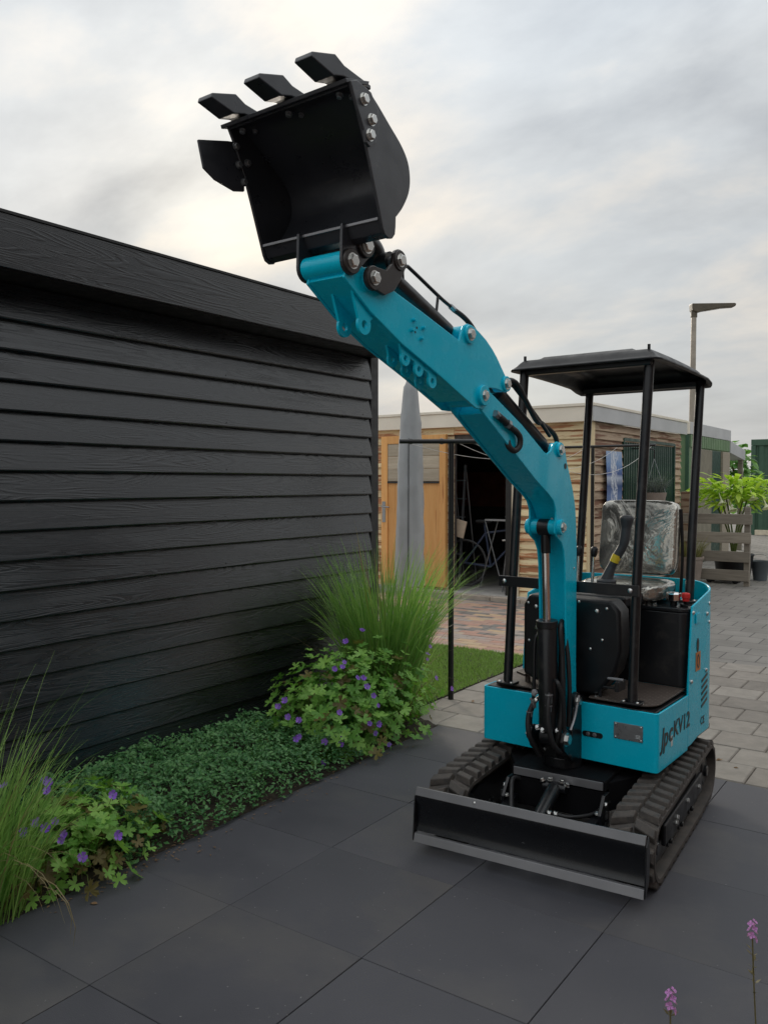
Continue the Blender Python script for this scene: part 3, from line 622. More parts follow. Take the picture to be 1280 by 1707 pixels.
MB().box(-.03, 6.03, -.03, .04, 2.66, 2.84).build('top_rail', 'green_far', co, .01); MB().box(-.03, .10, -.03, .04, 0, 2.655).build('corner_post', 'green_far', co, .01); MB().box(.102, 6.03, -.03, .04, 0, .155).build('bottom_rail', 'cream_trim', co, .01)
lp = thing('street_lamp', 'tall street lamp with flat angular head rising behind the sheds', 'street lamp', (-7.95, 30.0, 0), R(34.9))
MB().tube([(0, 0, 0), (0, 0, 3.5), (.02, 0, 7.45)], [.115, .105, .085], 14).build('pole', 'lamp_pole', lp, smooth=50)
MB().prism([(-.10, 7.70), (1.36, 7.72), (1.42, 7.69), (1.38, 7.60), (.95, 7.57), (.30, 7.46), (.10, 7.40), (-.08, 7.46)], -.16, .16, 'y').build('lamp_head', 'lamp_brown', lp, .02); MB().cyl((.02, 0, 7.25), (.02, 0, 7.50), .11, 12).build('collar', 'lamp_brown', lp)
MB().prism([(.42, 7.472), (.92, 7.556), (.92, 7.58), (.42, 7.50)], -.11, .11, 'y').build('diffuser', 'lamp_under', lp)
fe = thing('rail_fence', 'low grey weathered fence of four horizontal boards', 'fence', (-2.68, 13.36, 0))
for k in range(4): MB().box(-1.62 + .03 * k, .03 - .012 * (3 - k), -.028 + random.uniform(-.004, .004), 0, .075 + .284 * k, .075 + .284 * k + .155 + random.uniform(-.01, .01)).build('rail', 'fence_board', fe, .005)
for x in (-.085, -1.5): MB().box(x, x + .08, .004, .084, -.02, 1.19 if x > -1 else 1.08).build('post', 'fence_board', fe, .005)
pw = tag(MB().box(-.10, .10, -.04, .04, 0, 1.42).build('boundary_post', 'side_board', bevel=.006), 'broad reddish brown timber post at the workshop rear corner', 'post'); pw.location = (-3.72, 13.85, -.01)

# ================================================================== plants
def blades(n, base_r, L, spread, mat, name, parent, w=.006, seg=8, droop=1.0, bias=(0, 0), seed=1, z0=0):
    r = np.random.default_rng(seed); a = r.uniform(0, 2 * np.pi, n); br = base_r * np.sqrt(r.uniform(0, 1, n)); ln = r.uniform(L[0], L[1], n)
    out = r.uniform(.05, 1, n) ** .8 * spread; da = a + r.normal(0, .35, n); dx = np.cos(da) * out + bias[0]; dy = np.sin(da) * out + bias[1]
    hl = np.sqrt(dx ** 2 + dy ** 2) + 1e-6; th0 = np.arctan(hl * .55); bend = droop * r.uniform(.4, 1.5, n) * (.25 + hl); t = np.linspace(0, 1, seg + 1)
    x = br * np.cos(a); y = br * np.sin(a); z = np.full(n, float(z0)); V = np.empty((n, seg + 1, 2, 3)); wa = r.uniform(0, np.pi, n); ww = w * r.uniform(.6, 1.2, n)
    for k in range(seg + 1):
        th = th0 + bend * t[k] ** 1.6; wk = ww * (1 - t[k] ** 2.2) + .0006
        ox, oy = np.cos(wa) * wk * .5, np.sin(wa) * wk * .5
        V[:, k, 0] = np.c_[x - ox, y - oy, z]; V[:, k, 1] = np.c_[x + ox, y + oy, z]
        st = ln / seg; x = x + np.sin(th) * dx / hl * st; y = y + np.sin(th) * dy / hl * st; z = np.maximum(z + np.cos(th) * st, .01)
    idx = np.arange(n * (seg + 1) * 2).reshape(n, seg + 1, 2)
    F = np.stack([idx[:, :-1, 0], idx[:, :-1, 1], idx[:, 1:, 1], idx[:, 1:, 0]], -1).reshape(-1, 4)
    return arr(name, V.reshape(-1, 3), F, mat, parent)
gr = thing('ornamental_grass', 'tall green fountain grass arching at the far end of the black shed', 'grass', (-3.17, 4.55, .0))
blades(1300, .19, (.58, 1.24), .33, 'blade_green', 'blades', gr, .0090, seed=3, droop=1.6, seg=12); blades(36, .20, (.6, 1.15), .85, 'blade_dry', 'dry_blades', gr, .005, seed=4, droop=1.5); blades(8, .05, (1.1, 1.35), .12, 'blade_dry', 'seed_stalks', gr, .012, seed=5, bias=(-.12, -.1), droop=.25)
gl = thing('ornamental_grass', 'low green tufted grass spilling onto the slabs beside purple geranium', 'grass', (-2.97, 1.56, .0))
blades(850, .25, (.36, .66), .70, 'blade_green', 'blades', gl, .006, seed=13, droop=1.3); blades(90, .26, (.42, .72), .9, 'blade_dry', 'dry_blades', gl, .0045, seed=14, droop=1.9, bias=(.25, -.05)); blades(40, .2, (.7, .95), .5, 'blade_green', 'tall_blades', gl, .004, seed=15, droop=1.2)

def lobed(n5=5, r0=1.0):                        # outline of a cut geranium leaf
    pts = []
    for i in range(n5):
        a0 = math.pi * (-.86 + 1.72 * (i + .5) / n5); w = math.pi * 1.72 / n5
        for da, rr in ((-.48, .38), (-.28, .86), (-.10, .80), (0, 1.0), (.12, .82), (.30, .84)): pts.append((r0 * rr * math.cos(a0 + da * w), r0 * rr * math.sin(a0 + da * w)))
    return pts
LEAF = lobed()
def ray_dome(u, v, c, rad):
    d = ray(u, v); o = (_C - np.array(c)) / rad; dd = d / rad; A = dd @ dd; B = 2 * o @ dd; Cc = o @ o - 1; D = B * B - 4 * A * Cc
    t = (-B - math.sqrt(D)) / (2 * A) if D > 0 else -B / (2 * A); return Vector(_C + d * t)
def geranium(name, label, loc, rad, n, seed, px, mats=('geranium_leaf', 'geranium_dull'), dull=.12, size=(.028, .054)):
    t = thing(name, label, 'flowering plant', (loc[0], loc[1], 0)); r = np.random.default_rng(seed)
    Vs = {0: [], 1: []}; Fs = {0: [], 1: []}; stems = MB()
    for i in range(n):
        a = r.uniform(0, 2 * math.pi); q = r.uniform(0, 1) ** .45; el = math.asin(r.uniform(.02, 1)); lump = 1 + .36 * noise.noise(Vector((math.cos(a) * 2.2 + seed, math.sin(a) * 2.2, el * 2.5)))
        p = Vector((rad[0] * q * math.cos(el) * math.cos(a), rad[1] * q * math.cos(el) * math.sin(a), rad[2] * q * math.sin(el))) * lump
        p.z = max(p.z, .025 + r.uniform(0, .04))
        nrm = (Vector((p.x / rad[0], p.y / rad[1], p.z / rad[2] + .55)) + Vector(r.normal(0, .38, 3))).normalized()
        u = nrm.orthogonal().normalized(); u.rotate(Matrix.Rotation(r.uniform(0, 6.28), 3, nrm)); w = nrm.cross(u); s = r.uniform(*size); k = 1 if r.uniform() < dull * (1.6 if p.z < .12 else .6) else 0
        o = len(Vs[k]); Vs[k].append(tuple(p - nrm * s * .12))
        for x, y in LEAF: Vs[k].append(tuple(p + u * (x * s) + w * (y * s) + nrm * (s * (.10 * (x * x + y * y) + .12 * abs(y) - .06) + r.normal(0, .02) * s)))
        m = len(LEAF)
        for j in range(m - 1): Fs[k].append((o, o + 1 + j, o + 2 + j))
        if i % 5 == 0:
            b = Vector((p.x * .35, p.y * .35, .02)); stems.tube([b, b.lerp(p, .55) + Vector((0, 0, .03)), p - nrm * s * .12], .0018, 4, False)
    arr('leaves', Vs[0], Fs[0], mats[0], t)
    if Vs[1]: arr('aged_leaves', Vs[1], Fs[1], mats[1], t)
    stems.build('stems', 'stem_green', t)
    org = Vector((loc[0], loc[1], 0)); src = {}
    for i, (u, v) in enumerate(px):
        p = ray_dome(u, v, (loc[0], loc[1], .02), np.array(rad) * 1.04) - org; p.z = max(p.z, .05)
        key = i % 3
        if key not in src:
            fb = MB(); rr = random.Random(seed * 10 + key)
            for q in range(5):
                a = 2 * math.pi * q / 5 + rr.uniform(-.1, .1); c, s_ = math.cos(a), math.sin(a); L_ = .0175 * rr.uniform(.9, 1.1); cup = (.4, .75, .25)[key]
                pr = [(.08, 0), (.40, .27), (.78, .44), (1.0, .24), (.93, 0), (1.0, -.24), (.78, -.44), (.40, -.27)]
                fb.add([(L_ * (x * c - y * s_), L_ * (x * s_ + y * c), L_ * cup * x * x) for x, y in pr], [tuple(range(8))])
            fb.lathe([(.002, 0), (.0022, .004), (.001, .006)], n=6); o = fb.build('flower', 'petal', t); src[key] = o
        else: o = src[key].copy(); COL.objects.link(o); o.parent = t; o.name = 'flower'
        d = Vector((p.x / rad[0], p.y / rad[1], p.z / rad[2])).normalized() + Vector((.75, -.5, .2)) + Vector(r.normal(0, .3, 3))
        o.rotation_euler = d.to_track_quat('Z', 'Y').to_euler(); o.location = p; s = r.uniform(.8, 1.15); o.scale = (s, s, s)
        MB().tube(spline([(p.x * .7, p.y * .7, max(.03, p.z - .12)), (p.x * .9, p.y * .9, p.z - .04), tuple(p)], 3), .0011, 4).build('flower_stem', 'stem_green', t)
    return t
geranium('geranium', 'bushy purple flowering geranium below the tall fountain grass', (-3.06, 4.02), (.42, .70, .60), 1250, 5,
         [(604, 1051), (576, 1071), (574, 1104), (571, 1112), (605, 1132), (596, 1130), (612, 1145), (622, 1160), (630, 1176), (464, 1178), (475, 1169), (480, 1195), (499, 1201), (493, 1232), (499, 1228), (572, 1229), (567, 1240), (540, 1271), (616, 1206), (630, 1207), (566, 1188), (648, 1241), (557, 1116), (541, 1236), (625, 1222)])
geranium('geranium', 'smaller purple geranium between fountain grass and the lawn corner', (-3.18, 4.72), (.26, .30, .38), 220, 6,
         [(695, 1106), (701, 1118), (712, 1090), (716, 1078), (711, 1100), (727, 1130), (752, 1148)])
geranium('geranium', 'purple flowering geranium beside the low tufted grass', (-2.92, 2.04), (.30, .42, .33), 380, 8,
         [(82, 1306), (76, 1303), (79, 1319), (60, 1372), (76, 1381), (92, 1369), (107, 1390), (103, 1400), (138, 1429), (188, 1325), (8, 1312), (40, 1388), (196, 1393)], dull=.3)

def cover_mat():
    n = 17000; y = rng.uniform(2.15, 3.75, n); x = rng.uniform(-3.56, -2.66, n); V = np.empty((n, 4, 3)); k = 0
    for i in range(n):
        e = min(1, max(0, (-2.735 + .04 * noise.noise(Vector((0, y[i] * 7, 1))) - x[i]) / .10)) * min(1, max(.15, (y[i] - 2.1) / .22))
        if e <= 0: continue
        top = e ** .6 * (.17 + .07 * noise.noise(Vector((x[i] * 5, y[i] * 5, 2))) + .03 * noise.noise(Vector((x[i] * 14, y[i] * 14, 5))))
        z = .012 + top * rng.uniform(.35, 1) ** .6 + (rng.uniform(0, .07) if rng.uniform() < .03 else 0)
        nr = Vector((rng.normal(.15, .55), rng.normal(-.1, .55), 1)).normalized(); u = nr.orthogonal().normalized(); u.rotate(Matrix.Rotation(rng.uniform(0, 6.28), 3, nr)); w = nr.cross(u); s = rng.uniform(.0065, .0165); p = Vector((x[i], y[i], z))
        V[k] = [p - u * s, p + w * s * .55 + nr * s * .15, p + u * s, p - w * s * .55 + nr * s * .15]; k += 1
    o = arr('ground_cover', V[:k].reshape(-1, 3), np.arange(4 * k).reshape(-1, 4), 'cover_leaf'); stuff(o); tag(o, 'dense mat of small dark green leaves along the black shed', 'ground cover')
cover_mat()
# withered litter along the edge of the bed
def litter():
    V = []; F = []
    for i in range(300):
        y = rng.uniform(1.75, 2.5) if i < 190 else rng.uniform(2.5, 4.4); x = -2.74 + rng.normal(.02, .05); a = rng.uniform(0, 6.28); s = rng.uniform(.003, .010); z = .004 + max(0, (-2.72 - x)) * .3
        o = len(V); c, q = math.cos(a), math.sin(a)
        for px_, py_, h in ((-1, 0, 0), (0, .45, .3), (1, 0, .1), (0, -.45, .2)): V.append((x + s * (px_ * c - py_ * q), y + s * (px_ * q + py_ * c), z + s * h * 1.2))
        F.append((o, o + 1, o + 2, o + 3))
    o = arr('leaf_litter', V, F, 'dead_leaf'); stuff(o); tag(o, 'withered brown leaf crumbs along the edge of the planting bed', 'leaf litter')
litter()
def fallen(u, v, s, rot, label):
    p = on_plane(u, v, 2, .0); b = MB(); pts = [(-1, 0, 0), (-.4, .42, .22), (.3, .5, .30), (.8, .2, .12), (1.2, 0, .25), (.7, -.3, .2), (.1, -.5, .12), (-.5, -.36, .25)]
    b.add([(0, 0, .05 * s)] + [(s * x, s * y, s * z + .002) for x, y, z in pts], [(0, i + 1, (i + 1) % 8 + 1) for i in range(8)]); o = b.build('fallen_leaf', 'dead_leaf'); o.location = (p[0], p[1], .001); o.rotation_euler = (0, 0, rot); tag(o, label, 'leaf')
fallen(157, 1508, .016, .4, 'curled orange leaf lying on black slab near the tufted grass'); fallen(1198, 1268, .022, 1.0, 'brown leaf on grey paving behind the right track'); fallen(788, 1170, .022, 2.0, 'yellowish leaf on pale paving beside the lawn post'); fallen(1226, 1281, .014, .2, 'small tan leaf on the grey paving near the black slabs')

def stalk(u, v, z, lean, label):                # tall thin purple flower stalks
    p = on_plane(u, v, 2, z); t = thing('flower_stalk', label, 'flower', (p[0] + lean[0], p[1] + lean[1], -.0), group='foreground flower stalks')
    pth = spline([(0, 0, 0), (-lean[0] * .35, -lean[1] * .35, z * .4), (-lean[0] * .8, -lean[1] * .8, z * .8), (-lean[0], -lean[1], z + .01)]); MB().tube(pth, .0018, 5).build('stem', 'stalk_dry', t)
    V = []; F = []
    for k in range(46):
        q = rng.uniform(.15, .96); c = pth[int(q * (len(pth) - 1))]; a = rng.uniform(0, 6.28); s = rng.uniform(.009, .016); o = len(V)
        e = Vector((math.cos(a), math.sin(a), .8)); w = Vector((-math.sin(a), math.cos(a), 0)) * s * .28; V += [tuple(c), tuple(c + e * s * .5 + w), tuple(c + e * s), tuple(c + e * s * .5 - w)]; F.append((o, o + 1, o + 2, o + 3))
    stuff(arr('seed_pods', V, F, 'stalk_dry', t)); top = pth[-1]
    for k in range(9):
        a = k * 2.4; d = Vector((math.cos(a), math.sin(a), .35 + .12 * k)).normalized(); c = top + Vector((0, 0, -.016 + .0045 * k)) + d * .007; fb = MB(); u_ = d.orthogonal().normalized(); w_ = d.cross(u_)
        for q in range(4):
            b = q * math.pi / 2 + k; r1 = u_ * math.cos(b) + w_ * math.sin(b); r2 = d.cross(r1); L_ = .0085; fb.add([c, c + r1 * L_ * .6 + r2 * L_ * .45 + d * .003, c + r1 * L_ + d * .002, c + r1 * L_ * .6 - r2 * L_ * .45 + d * .003], [(0, 1, 2, 3)])
        fb.build('flower', 'pink_petal', t)
stalk(1253, 1562, .52, (.03, -.02), 'taller lilac flower stalk with dry pods over the black slabs'); stalk(1117, 1680, .52, (.01, -.03), 'shorter lilac flower stalk with its stem cut by the picture edge')

def leafy(name, label, loc, rad, n, size, mat, seed, cat='plant', up=.3, narrow=.32, base_z=0, stem=None, parent=None):
    t = parent or thing(name, label, cat, loc); r = np.random.default_rng(seed); V = []; F = []
    for i in range(n):
        a = r.uniform(0, 6.28); q = r.uniform(0, 1) ** .5; el = math.asin(r.uniform(-.6, 1)); p = Vector((rad[0] * q * math.cos(el) * math.cos(a), rad[1] * q * math.cos(el) * math.sin(a), base_z + rad[2] * q * math.sin(el)))
        d = (Vector((math.cos(a), math.sin(a), up + r.normal(0, .4)))).normalized(); s = r.uniform(*size); w = d.cross(Vector((0, 0, 1))).normalized(); nn = w.cross(d); w = (w + nn * r.normal(0, .3)).normalized(); dn = Vector((0, 0, -1)); o = len(V)
        for tt, ww, dr_ in ((0, .1, 0), (.3, .85, .02), (.6, .9, .10), (1, .05, .30)):
            c = p + d * s * tt + dn * s * dr_; V += [tuple(c - w * s * narrow * ww * .5), tuple(c + w * s * narrow * ww * .5)]
        for k in range(3): b = o + 2 * k; F.append((b, b + 1, b + 3, b + 2))
    arr('foliage', V, F, mat, t); return t
bt = leafy('trumpet_plant', 'lime green broad leaved plant with white trumpet flowers behind the fence', (-3.08, 14.15, 0), (.60, .40, .34), 420, (.16, .30), 'lime_leaf', 21, base_z=1.36)
for k in range(6): a = k * 1.05; MB().tube(spline([(0, 0, .3), (.10 * math.cos(a), .10 * math.sin(a), .8), (.32 * math.cos(a), .2 * math.sin(a), 1.3)]), .014, 6).build('stem', 'stem_green', bt)
for x, y, z in ((-.10, -.42, 1.22), (.34, -.38, 1.30), (.52, -.30, 1.16), (.05, -.40, 1.12)):
    f = MB(); f.tube(spline([(x - .06, y + .1, z + .17), (x, y, z + .06), (x + .02, y - .02, z)]), [.010] * 8 + [.018, .022, .026, .032, .038, .046, .056, .066, .075], 10, False); f.build('trumpet_flower', 'white_petal', bt, smooth=60)
MB().lathe([(.24, .0), (.30, .40), (.315, .42), (.30, .425), (.28, .40), (.27, .36)], n=20).build('tub', 'tub_black', bt, smooth=40)
vn = leafy('climbing_vine', 'leafy green vine growing between the green shed and the container', (-4.72, 21.9, 0), (.50, .35, 1.15), 480, (.14, .26), 'vine_leaf', 25, base_z=1.45, narrow=.8, up=.1)
MB().tube(spline([(0, 0, 0), (.05, 0, 1), (-.1, 0, 2)]), .03, 6).build('stem', 'stalk_dry', vn)
pg = thing('potted_grass', 'pale clay pot of wispy grass beside the low board fence', 'potted plant', (-3.46, 13.05, 0))
MB().lathe([(.135, 0), (.185, .40), (.20, .405), (.20, .44), (.18, .44), (.17, .40)], n=22).build('pot', 'pot_clay', pg, smooth=40)
blades(260, .14, (.18, .42), .9, 'pot_grass', 'foliage', pg, .007, seed=31, z0=.40)
hb = thing('hanging_basket', 'grey lavender in a hanging basket before the green shutter', 'hanging basket', wp(.30, 1.45, 0))
MB().lathe([(.05, 1.22), (.14, 1.27), (.17, 1.42), (.16, 1.42), (.15, 1.40)], n=18).build('bowl', 'pot_clay', hb, smooth=40); blades(420, .13, (.16, .34), 1.1, 'lavender_leaf', 'foliage', hb, .007, seed=33, z0=1.40)
for a in (0, 2.1, 4.2): MB().tube([(.16 * math.cos(a), .16 * math.sin(a), 1.41), (0, 0, 1.88)], .0035, 5).build('chain', 'alu', hb)
MB().tube([(0, 0, 1.88), (0, 0, 2.0), (-.06, 0, 2.02), (-.32, 0, 2.02)], .009, 6).build('bracket', 'post_black', hb)
bk = thing('bucket', 'small grey bucket standing past the low fence end', 'bucket', (-2.72, 14.35, 0)); MB().lathe([(.10, 0), (.14, .30), (.15, .31), (.135, .31), (.095, .03)], n=18).build('body', 'bucket_grey', bk, smooth=40); MB().tube(spline([(-.14, 0, .30), (-.08, 0, .40), (.08, 0, .40), (.14, 0, .30)]), .004, 5).build('handle', 'alu', bk)
rk = thing('rusty_cart', 'low rusty wheeled plant trolley behind the low fence', 'trolley', (-3.12, 13.72, 0)); MB().box(-.24, .24, -.15, .15, .10, .135).build('deck', 'rust', rk, .008)
for x in (-.19, .19):
    for y in (-.11, .11): MB().cyl((x, y - .015, .05), (x, y + .015, .05), .05, 14).build('wheel', 'tub_black', rk)

hs = thing('house', 'brick house standing across the terrace from the black shed', 'house', (2.35, 2.0, 0))
MB().box(0, 6.0, -9.0, 7.0, -.05, 3.0).build('wall', 'house_brick', hs)
MB().prism([(-.45, 2.92), (3.0, 5.2), (6.45, 2.92), (6.45, 3.02), (3.0, 5.35), (-.45, 3.02)], -9.4, 7.4, 'y').build('roof', 'roof_tile', hs)
for y in (-6.5, -3.0, .8, 4.2):
    w_ = MB().box(-.02, .05, y, y + 1.5, .9, 2.3).build('window', 'white_paint', hs, .005); MB().box(-.026, -.021, y + .08, y + 1.42, .98, 2.22).build('pane', 'window_glass', w_)

# ================================================================== mini excavator (front = -y of its own frame)
exc = thing('mini_excavator', 'turquoise and black tracked mini excavator with raised boom and black canopy', 'excavator', (-1.459, 3.764, 0), R(-2.2))
TU = Matrix.Rotation(R(5.5), 4, 'Z') @ Matrix.Translation((0, -.80, 0))     # undercarriage frame -> upper frame
bolt_src = {}
def bolt(p, d, r, parent, mat='zinc', h=None, name='bolt', dome=False):
    key = (mat, dome)
    if key not in bolt_src:
        b = MB()
        if dome: b.lathe([(1.0, 0), (.95, .35), (.7, .62), (.3, .78), (.05, .80)], n=14)
        else: b.lathe([(1.25, 0), (1.25, .12)], n=16); b.lathe([(1.0, .12), (1.0, .72), (.85, .80)], n=6)
        me_o = b.build(name, mat, parent); bolt_src[key] = me_o; o = me_o
    else: o = bolt_src[key].copy(); o.name = name; COL.objects.link(o); o.parent = parent
    q = Vector(d).to_track_quat('Z', 'Y').to_matrix().to_4x4(); o.matrix_basis = Matrix.Translation(p) @ q @ Matrix.Diagonal((r, r, (h or r), 1)); return o

# ---------------- tracks
def hull(pts):
    pts = sorted(set(pts)); 
    def half(ps):
        h = []
        for p in ps:
            while len(h) >= 2 and (h[-1][0] - h[-2][0]) * (p[1] - h[-2][1]) - (h[-1][1] - h[-2][1]) * (p[0] - h[-2][0]) <= 0: h.pop()
            h.append(p)
        return h
    a, b = half(pts), half(pts[::-1]); return a[:-1] + b[:-1]
def track_path(inset=0.0):
    P = []
    for cy_, cz, r in ((.222, .142, .120 - inset), (1.178, .163, .126 - inset)):
        P += [(round(cy_ + r * math.cos(a), 5), round(cz + r * math.sin(a), 5)) for a in np.linspace(0, 2 * math.pi, 48)]
    P += [(.95, .022 + inset), (.35, .022 + inset)]; return hull(P)
def resample(P, n):
    P = [Vector(p) for p in P] + [Vector(P[0])]; ds = [(P[i + 1] - P[i]).length for i in range(len(P) - 1)]; tot = sum(ds); out = []
    for k in range(n):
        s = tot * k / n; i = 0
        while s > ds[i]: s -= ds[i]; i += 1
        t = (P[i + 1] - P[i]).normalized(); out.append((P[i].lerp(P[i + 1], s / ds[i]), t))
    return out
NL = 36
path = resample(track_path(), 144)
def lug_mesh(side):
    b = MB(); w, l0, l1, h, sk = .085, .030, .018, .024, .016 * side       # x, along, height, slant
    V = []
    for z, l in ((-.004, l0), (h, l1)):
        V += [(-w / 2 + (0 if z < 0 else .003), -l - sk, z), (w / 2 - (0 if z < 0 else .003), -l + sk, z), (w / 2 - (0 if z < 0 else .003), l + sk, z), (-w / 2 + (0 if z < 0 else .003), l - sk, z)]
    b.add(V, [(0, 3, 2, 1), (4, 5, 6, 7), (0, 1, 5, 4), (1, 2, 6, 5), (2, 3, 7, 6), (3, 0, 4, 7)]); return b
lug0 = {}
for sx in (-1, 1):
    x0, x1 = sx * .305 - (.0 if sx > 0 else .18), sx * .305 + (.18 if sx > 0 else .0); xc = (x0 + x1) / 2
    belt = MB(TU); n = len(path)
    for p, t in path:
        nv = Vector((t.y, -t.x)); q = p - nv * .016
        belt.v += [(x0, p.x, p.y), (x1, p.x, p.y), (x1, q.x, q.y), (x0, q.x, q.y)]
    for i in range(n):
        a, b = 4 * i, 4 * ((i + 1) % n)
        for k in range(4): belt.f.append((a + k, b + k, b + (k + 1) % 4, a + (k + 1) % 4))
    tk = belt.build('track', 'track_rubber', exc, smooth=40)
    for k in range(NL):
        for half in (-1, 1):
            idx = (k * 4 + (2 if half > 0 else 0)) % 144; p, t = path[idx]; nv = Vector((t.y, -t.x))
            m = Matrix(((1, 0, 0, xc + half * .0455), (0, t.x, nv.x, p.x), (0, t.y, nv.y, p.y), (0, 0, 0, 1))); m = TU @ m
            if half not in lug0: lug0[half] = lug_mesh(half).build('tread_lug', 'track_rubber', tk, .003, seg=1); o = lug0[half]
            else: o = lug0[half].copy(); o.name = 'tread_lug'; COL.objects.link(o); o.parent = tk
            o.matrix_basis = m
    out = x1 if sx > 0 else x0; inn = x0 if sx > 0 else x1
    fr = MB(TU).prism([(.20, .075), (.30, .055), (1.02, .055), (1.16, .10), (1.16, .20), (1.05, .222), (.34, .205), (.22, .18)], xc - .055, xc + .055).build('track_frame', 'black_paint', tk, .006)
    MB(TU).box(min(out - sx * .030, out - sx * .012), max(out - sx * .030, out - sx * .012), .32, 1.04, .115, .20).build('side_plate', 'black_plastic', tk, .006)
    for y, z in ((.52, .165), (.50, .15), (.72, .17), (.95, .16)): bolt(TU @ Vector((out - sx * .011, y, z)), TU.to_3x3() @ Vector((sx, 0, 0)), .010, tk)
    for cy_, cz, r, nm in ((.222, .142, .098, 'idler_wheel'), (1.178, .163, .105, 'drive_sprocket'), (.46, .085, .044, 'roller'), (.66, .085, .044, 'roller'), (.86, .085, .044, 'roller')):
        b = MB(TU); hub = r * .45
        b.cyl((xc - .045, cy_, cz), (xc + .045, cy_, cz), r, 28).cyl((xc - .062, cy_, cz), (xc + .062, cy_, cz), r * .6, 20).cyl((xc - .075, cy_, cz), (xc + .075, cy_, cz), hub * .55, 12); b.build(nm, 'black_paint', tk, .004, smooth=40)
    MB(TU).box(min(inn, inn - sx * .10), max(inn, inn - sx * .10), .60, .98, .11, .25).build('frame_bracket', 'black_paint', tk, .006)

# ---------------- undercarriage
uf = MB(TU); uf.box(-.21, .21, .40, 1.12, .255, .300); uf.box(-.21, .21, .40, .425, .13, .2545); uf.box(-.31, .31, .62, .96, .12, .2535)
for s in (-1, 1): uf.prism([(s * .21, .44), (s * .30, .60), (s * .30, .70), (s * .21, .62)], .16, .285, 'z')
un = uf.build('undercarriage_frame', 'frame_black', exc, .005)
MB().cyl((0, 0, .298), (0, 0, .334), .205, 40).build('slew_ring', 'frame_black', un, .003, smooth=40)
MB(TU).box(-.20, .20, .392, .3985, .262, .296).build('edge_plate', 'worn_steel', un, .001)
# dozer blade
bl = thing  # keep name free
bsec = [(.055, .262), (.014, .2665), (.0, .232), (.012, .180), (.0125, .140), (.012, .105), (.002, .092)]
bfr = [tuple(v_)[:2] for v_ in spline([(y_, z_, 0) for y_, z_ in [(.016, .2665), (.0, .232), (.013, .185), (.016, .145), (.012, .108), (.002, .088)]], 4)]
blade = MB(TU); blade.prism(bfr + [(y_ + .010, z_) for y_, z_ in bfr[::-1]], -.475, .475)
bo = blade.build('dozer_blade', 'gloss_black', exc, smooth=35)
MB(TU).prism([(-.009, .080), (.004, .082), (-.008, .046), (-.018, .046)], -.476, .476).build('cutting_edge', 'worn_steel', bo, .0015)
MB(TU).prism([(-.006, .240), (.010, .270), (.020, .269), (.006, .238)], -.476, .476).build('top_lip', 'lip_steel', bo, .0015)
for s in (-1, 1):
    MB(TU).prism([(-.016, .05), (.0, .232), (.03, .262), (.045, .20), (.035, .09)], s * .4762, s * .4822).build('end_plate', 'black_paint', bo, .0015)
    MB(TU).tube([(s * .17, .03, .13), (s * .20, .43, .16)], .026, 4).build('push_arm', 'black_paint', bo, .003)
for s in (-1, 1): bolt(TU @ Vector((s * .20, .32, .19)), TU.to_3x3() @ Vector((0, -.3, 1)), .009, bo)
bolt(TU @ Vector((-.205, .004, .258)), Vector((0, -.4, 1)), .006, bo, dome=True)
lc = MB(TU).cyl((0, .06, .135), (0, .36, .245), .030, 20).build('blade_cylinder', 'black_paint', exc, .002, smooth=40)
MB(TU).cyl((0, .02, .122), (0, .06, .135), .016, 14).build('rod', 'chrome', lc, smooth=40); MB(TU).cyl((-.05, .37, .248), (.05, .37, .248), .020, 14).build('pin', 'black_paint', lc, smooth=40)
for p, d in (((-.03, .10, .178), (-.6, -.3, .6)), ((.035, .20, .20), (1, 0, .1)), ((.06, .205, .20), (1, 0, .1)), ((-.02, .365, .275), (0, 0, 1)), ((.03, .365, .275), (.2, 0, 1)), ((.05, .37, .262), (.5, 0, 1)), ((-.05, .36, .268), (-.5, 0, 1)), ((-.055, .085, .165), (-1, -.3, .2)), ((-.075, .08, .163), (-1, -.3, .2))): bolt(TU @ Vector(p), TU.to_3x3() @ Vector(d), .010, lc, name='fitting', h=.016)
MB(TU).tube(spline([(-.16, .43, .235), (-.19, .37, .25), (-.17, .30, .22), (-.13, .20, .16), (-.10, .11, .15), (-.06, .085, .165)], 8), .0105, 8).build('hose', 'hose_rubber', lc, smooth=60)
MB(TU).tube(spline([(.05, .205, .20), (.12, .23, .19), (.18, .34, .18), (.21, .45, .20)], 6), .008, 8).build('hose', 'hose_rubber', lc, smooth=60)
for s in (-1, 1):
    e = MB(TU).prism([(.42, .255), (.36, .255), (.30, .19), (.30, .12), (.42, .12)], s * .205, s * .220).build('pivot_bracket', 'black_paint', un, .003)
    MB(TU).tube([(s * .232, .335, .12), (s * .232, .345, .20)], .007, 6).build('latch_pin', 'zinc', un); bolt(TU @ Vector((s * .222, .36, .22)), TU.to_3x3() @ Vector((s, 0, 0)), .010, un)

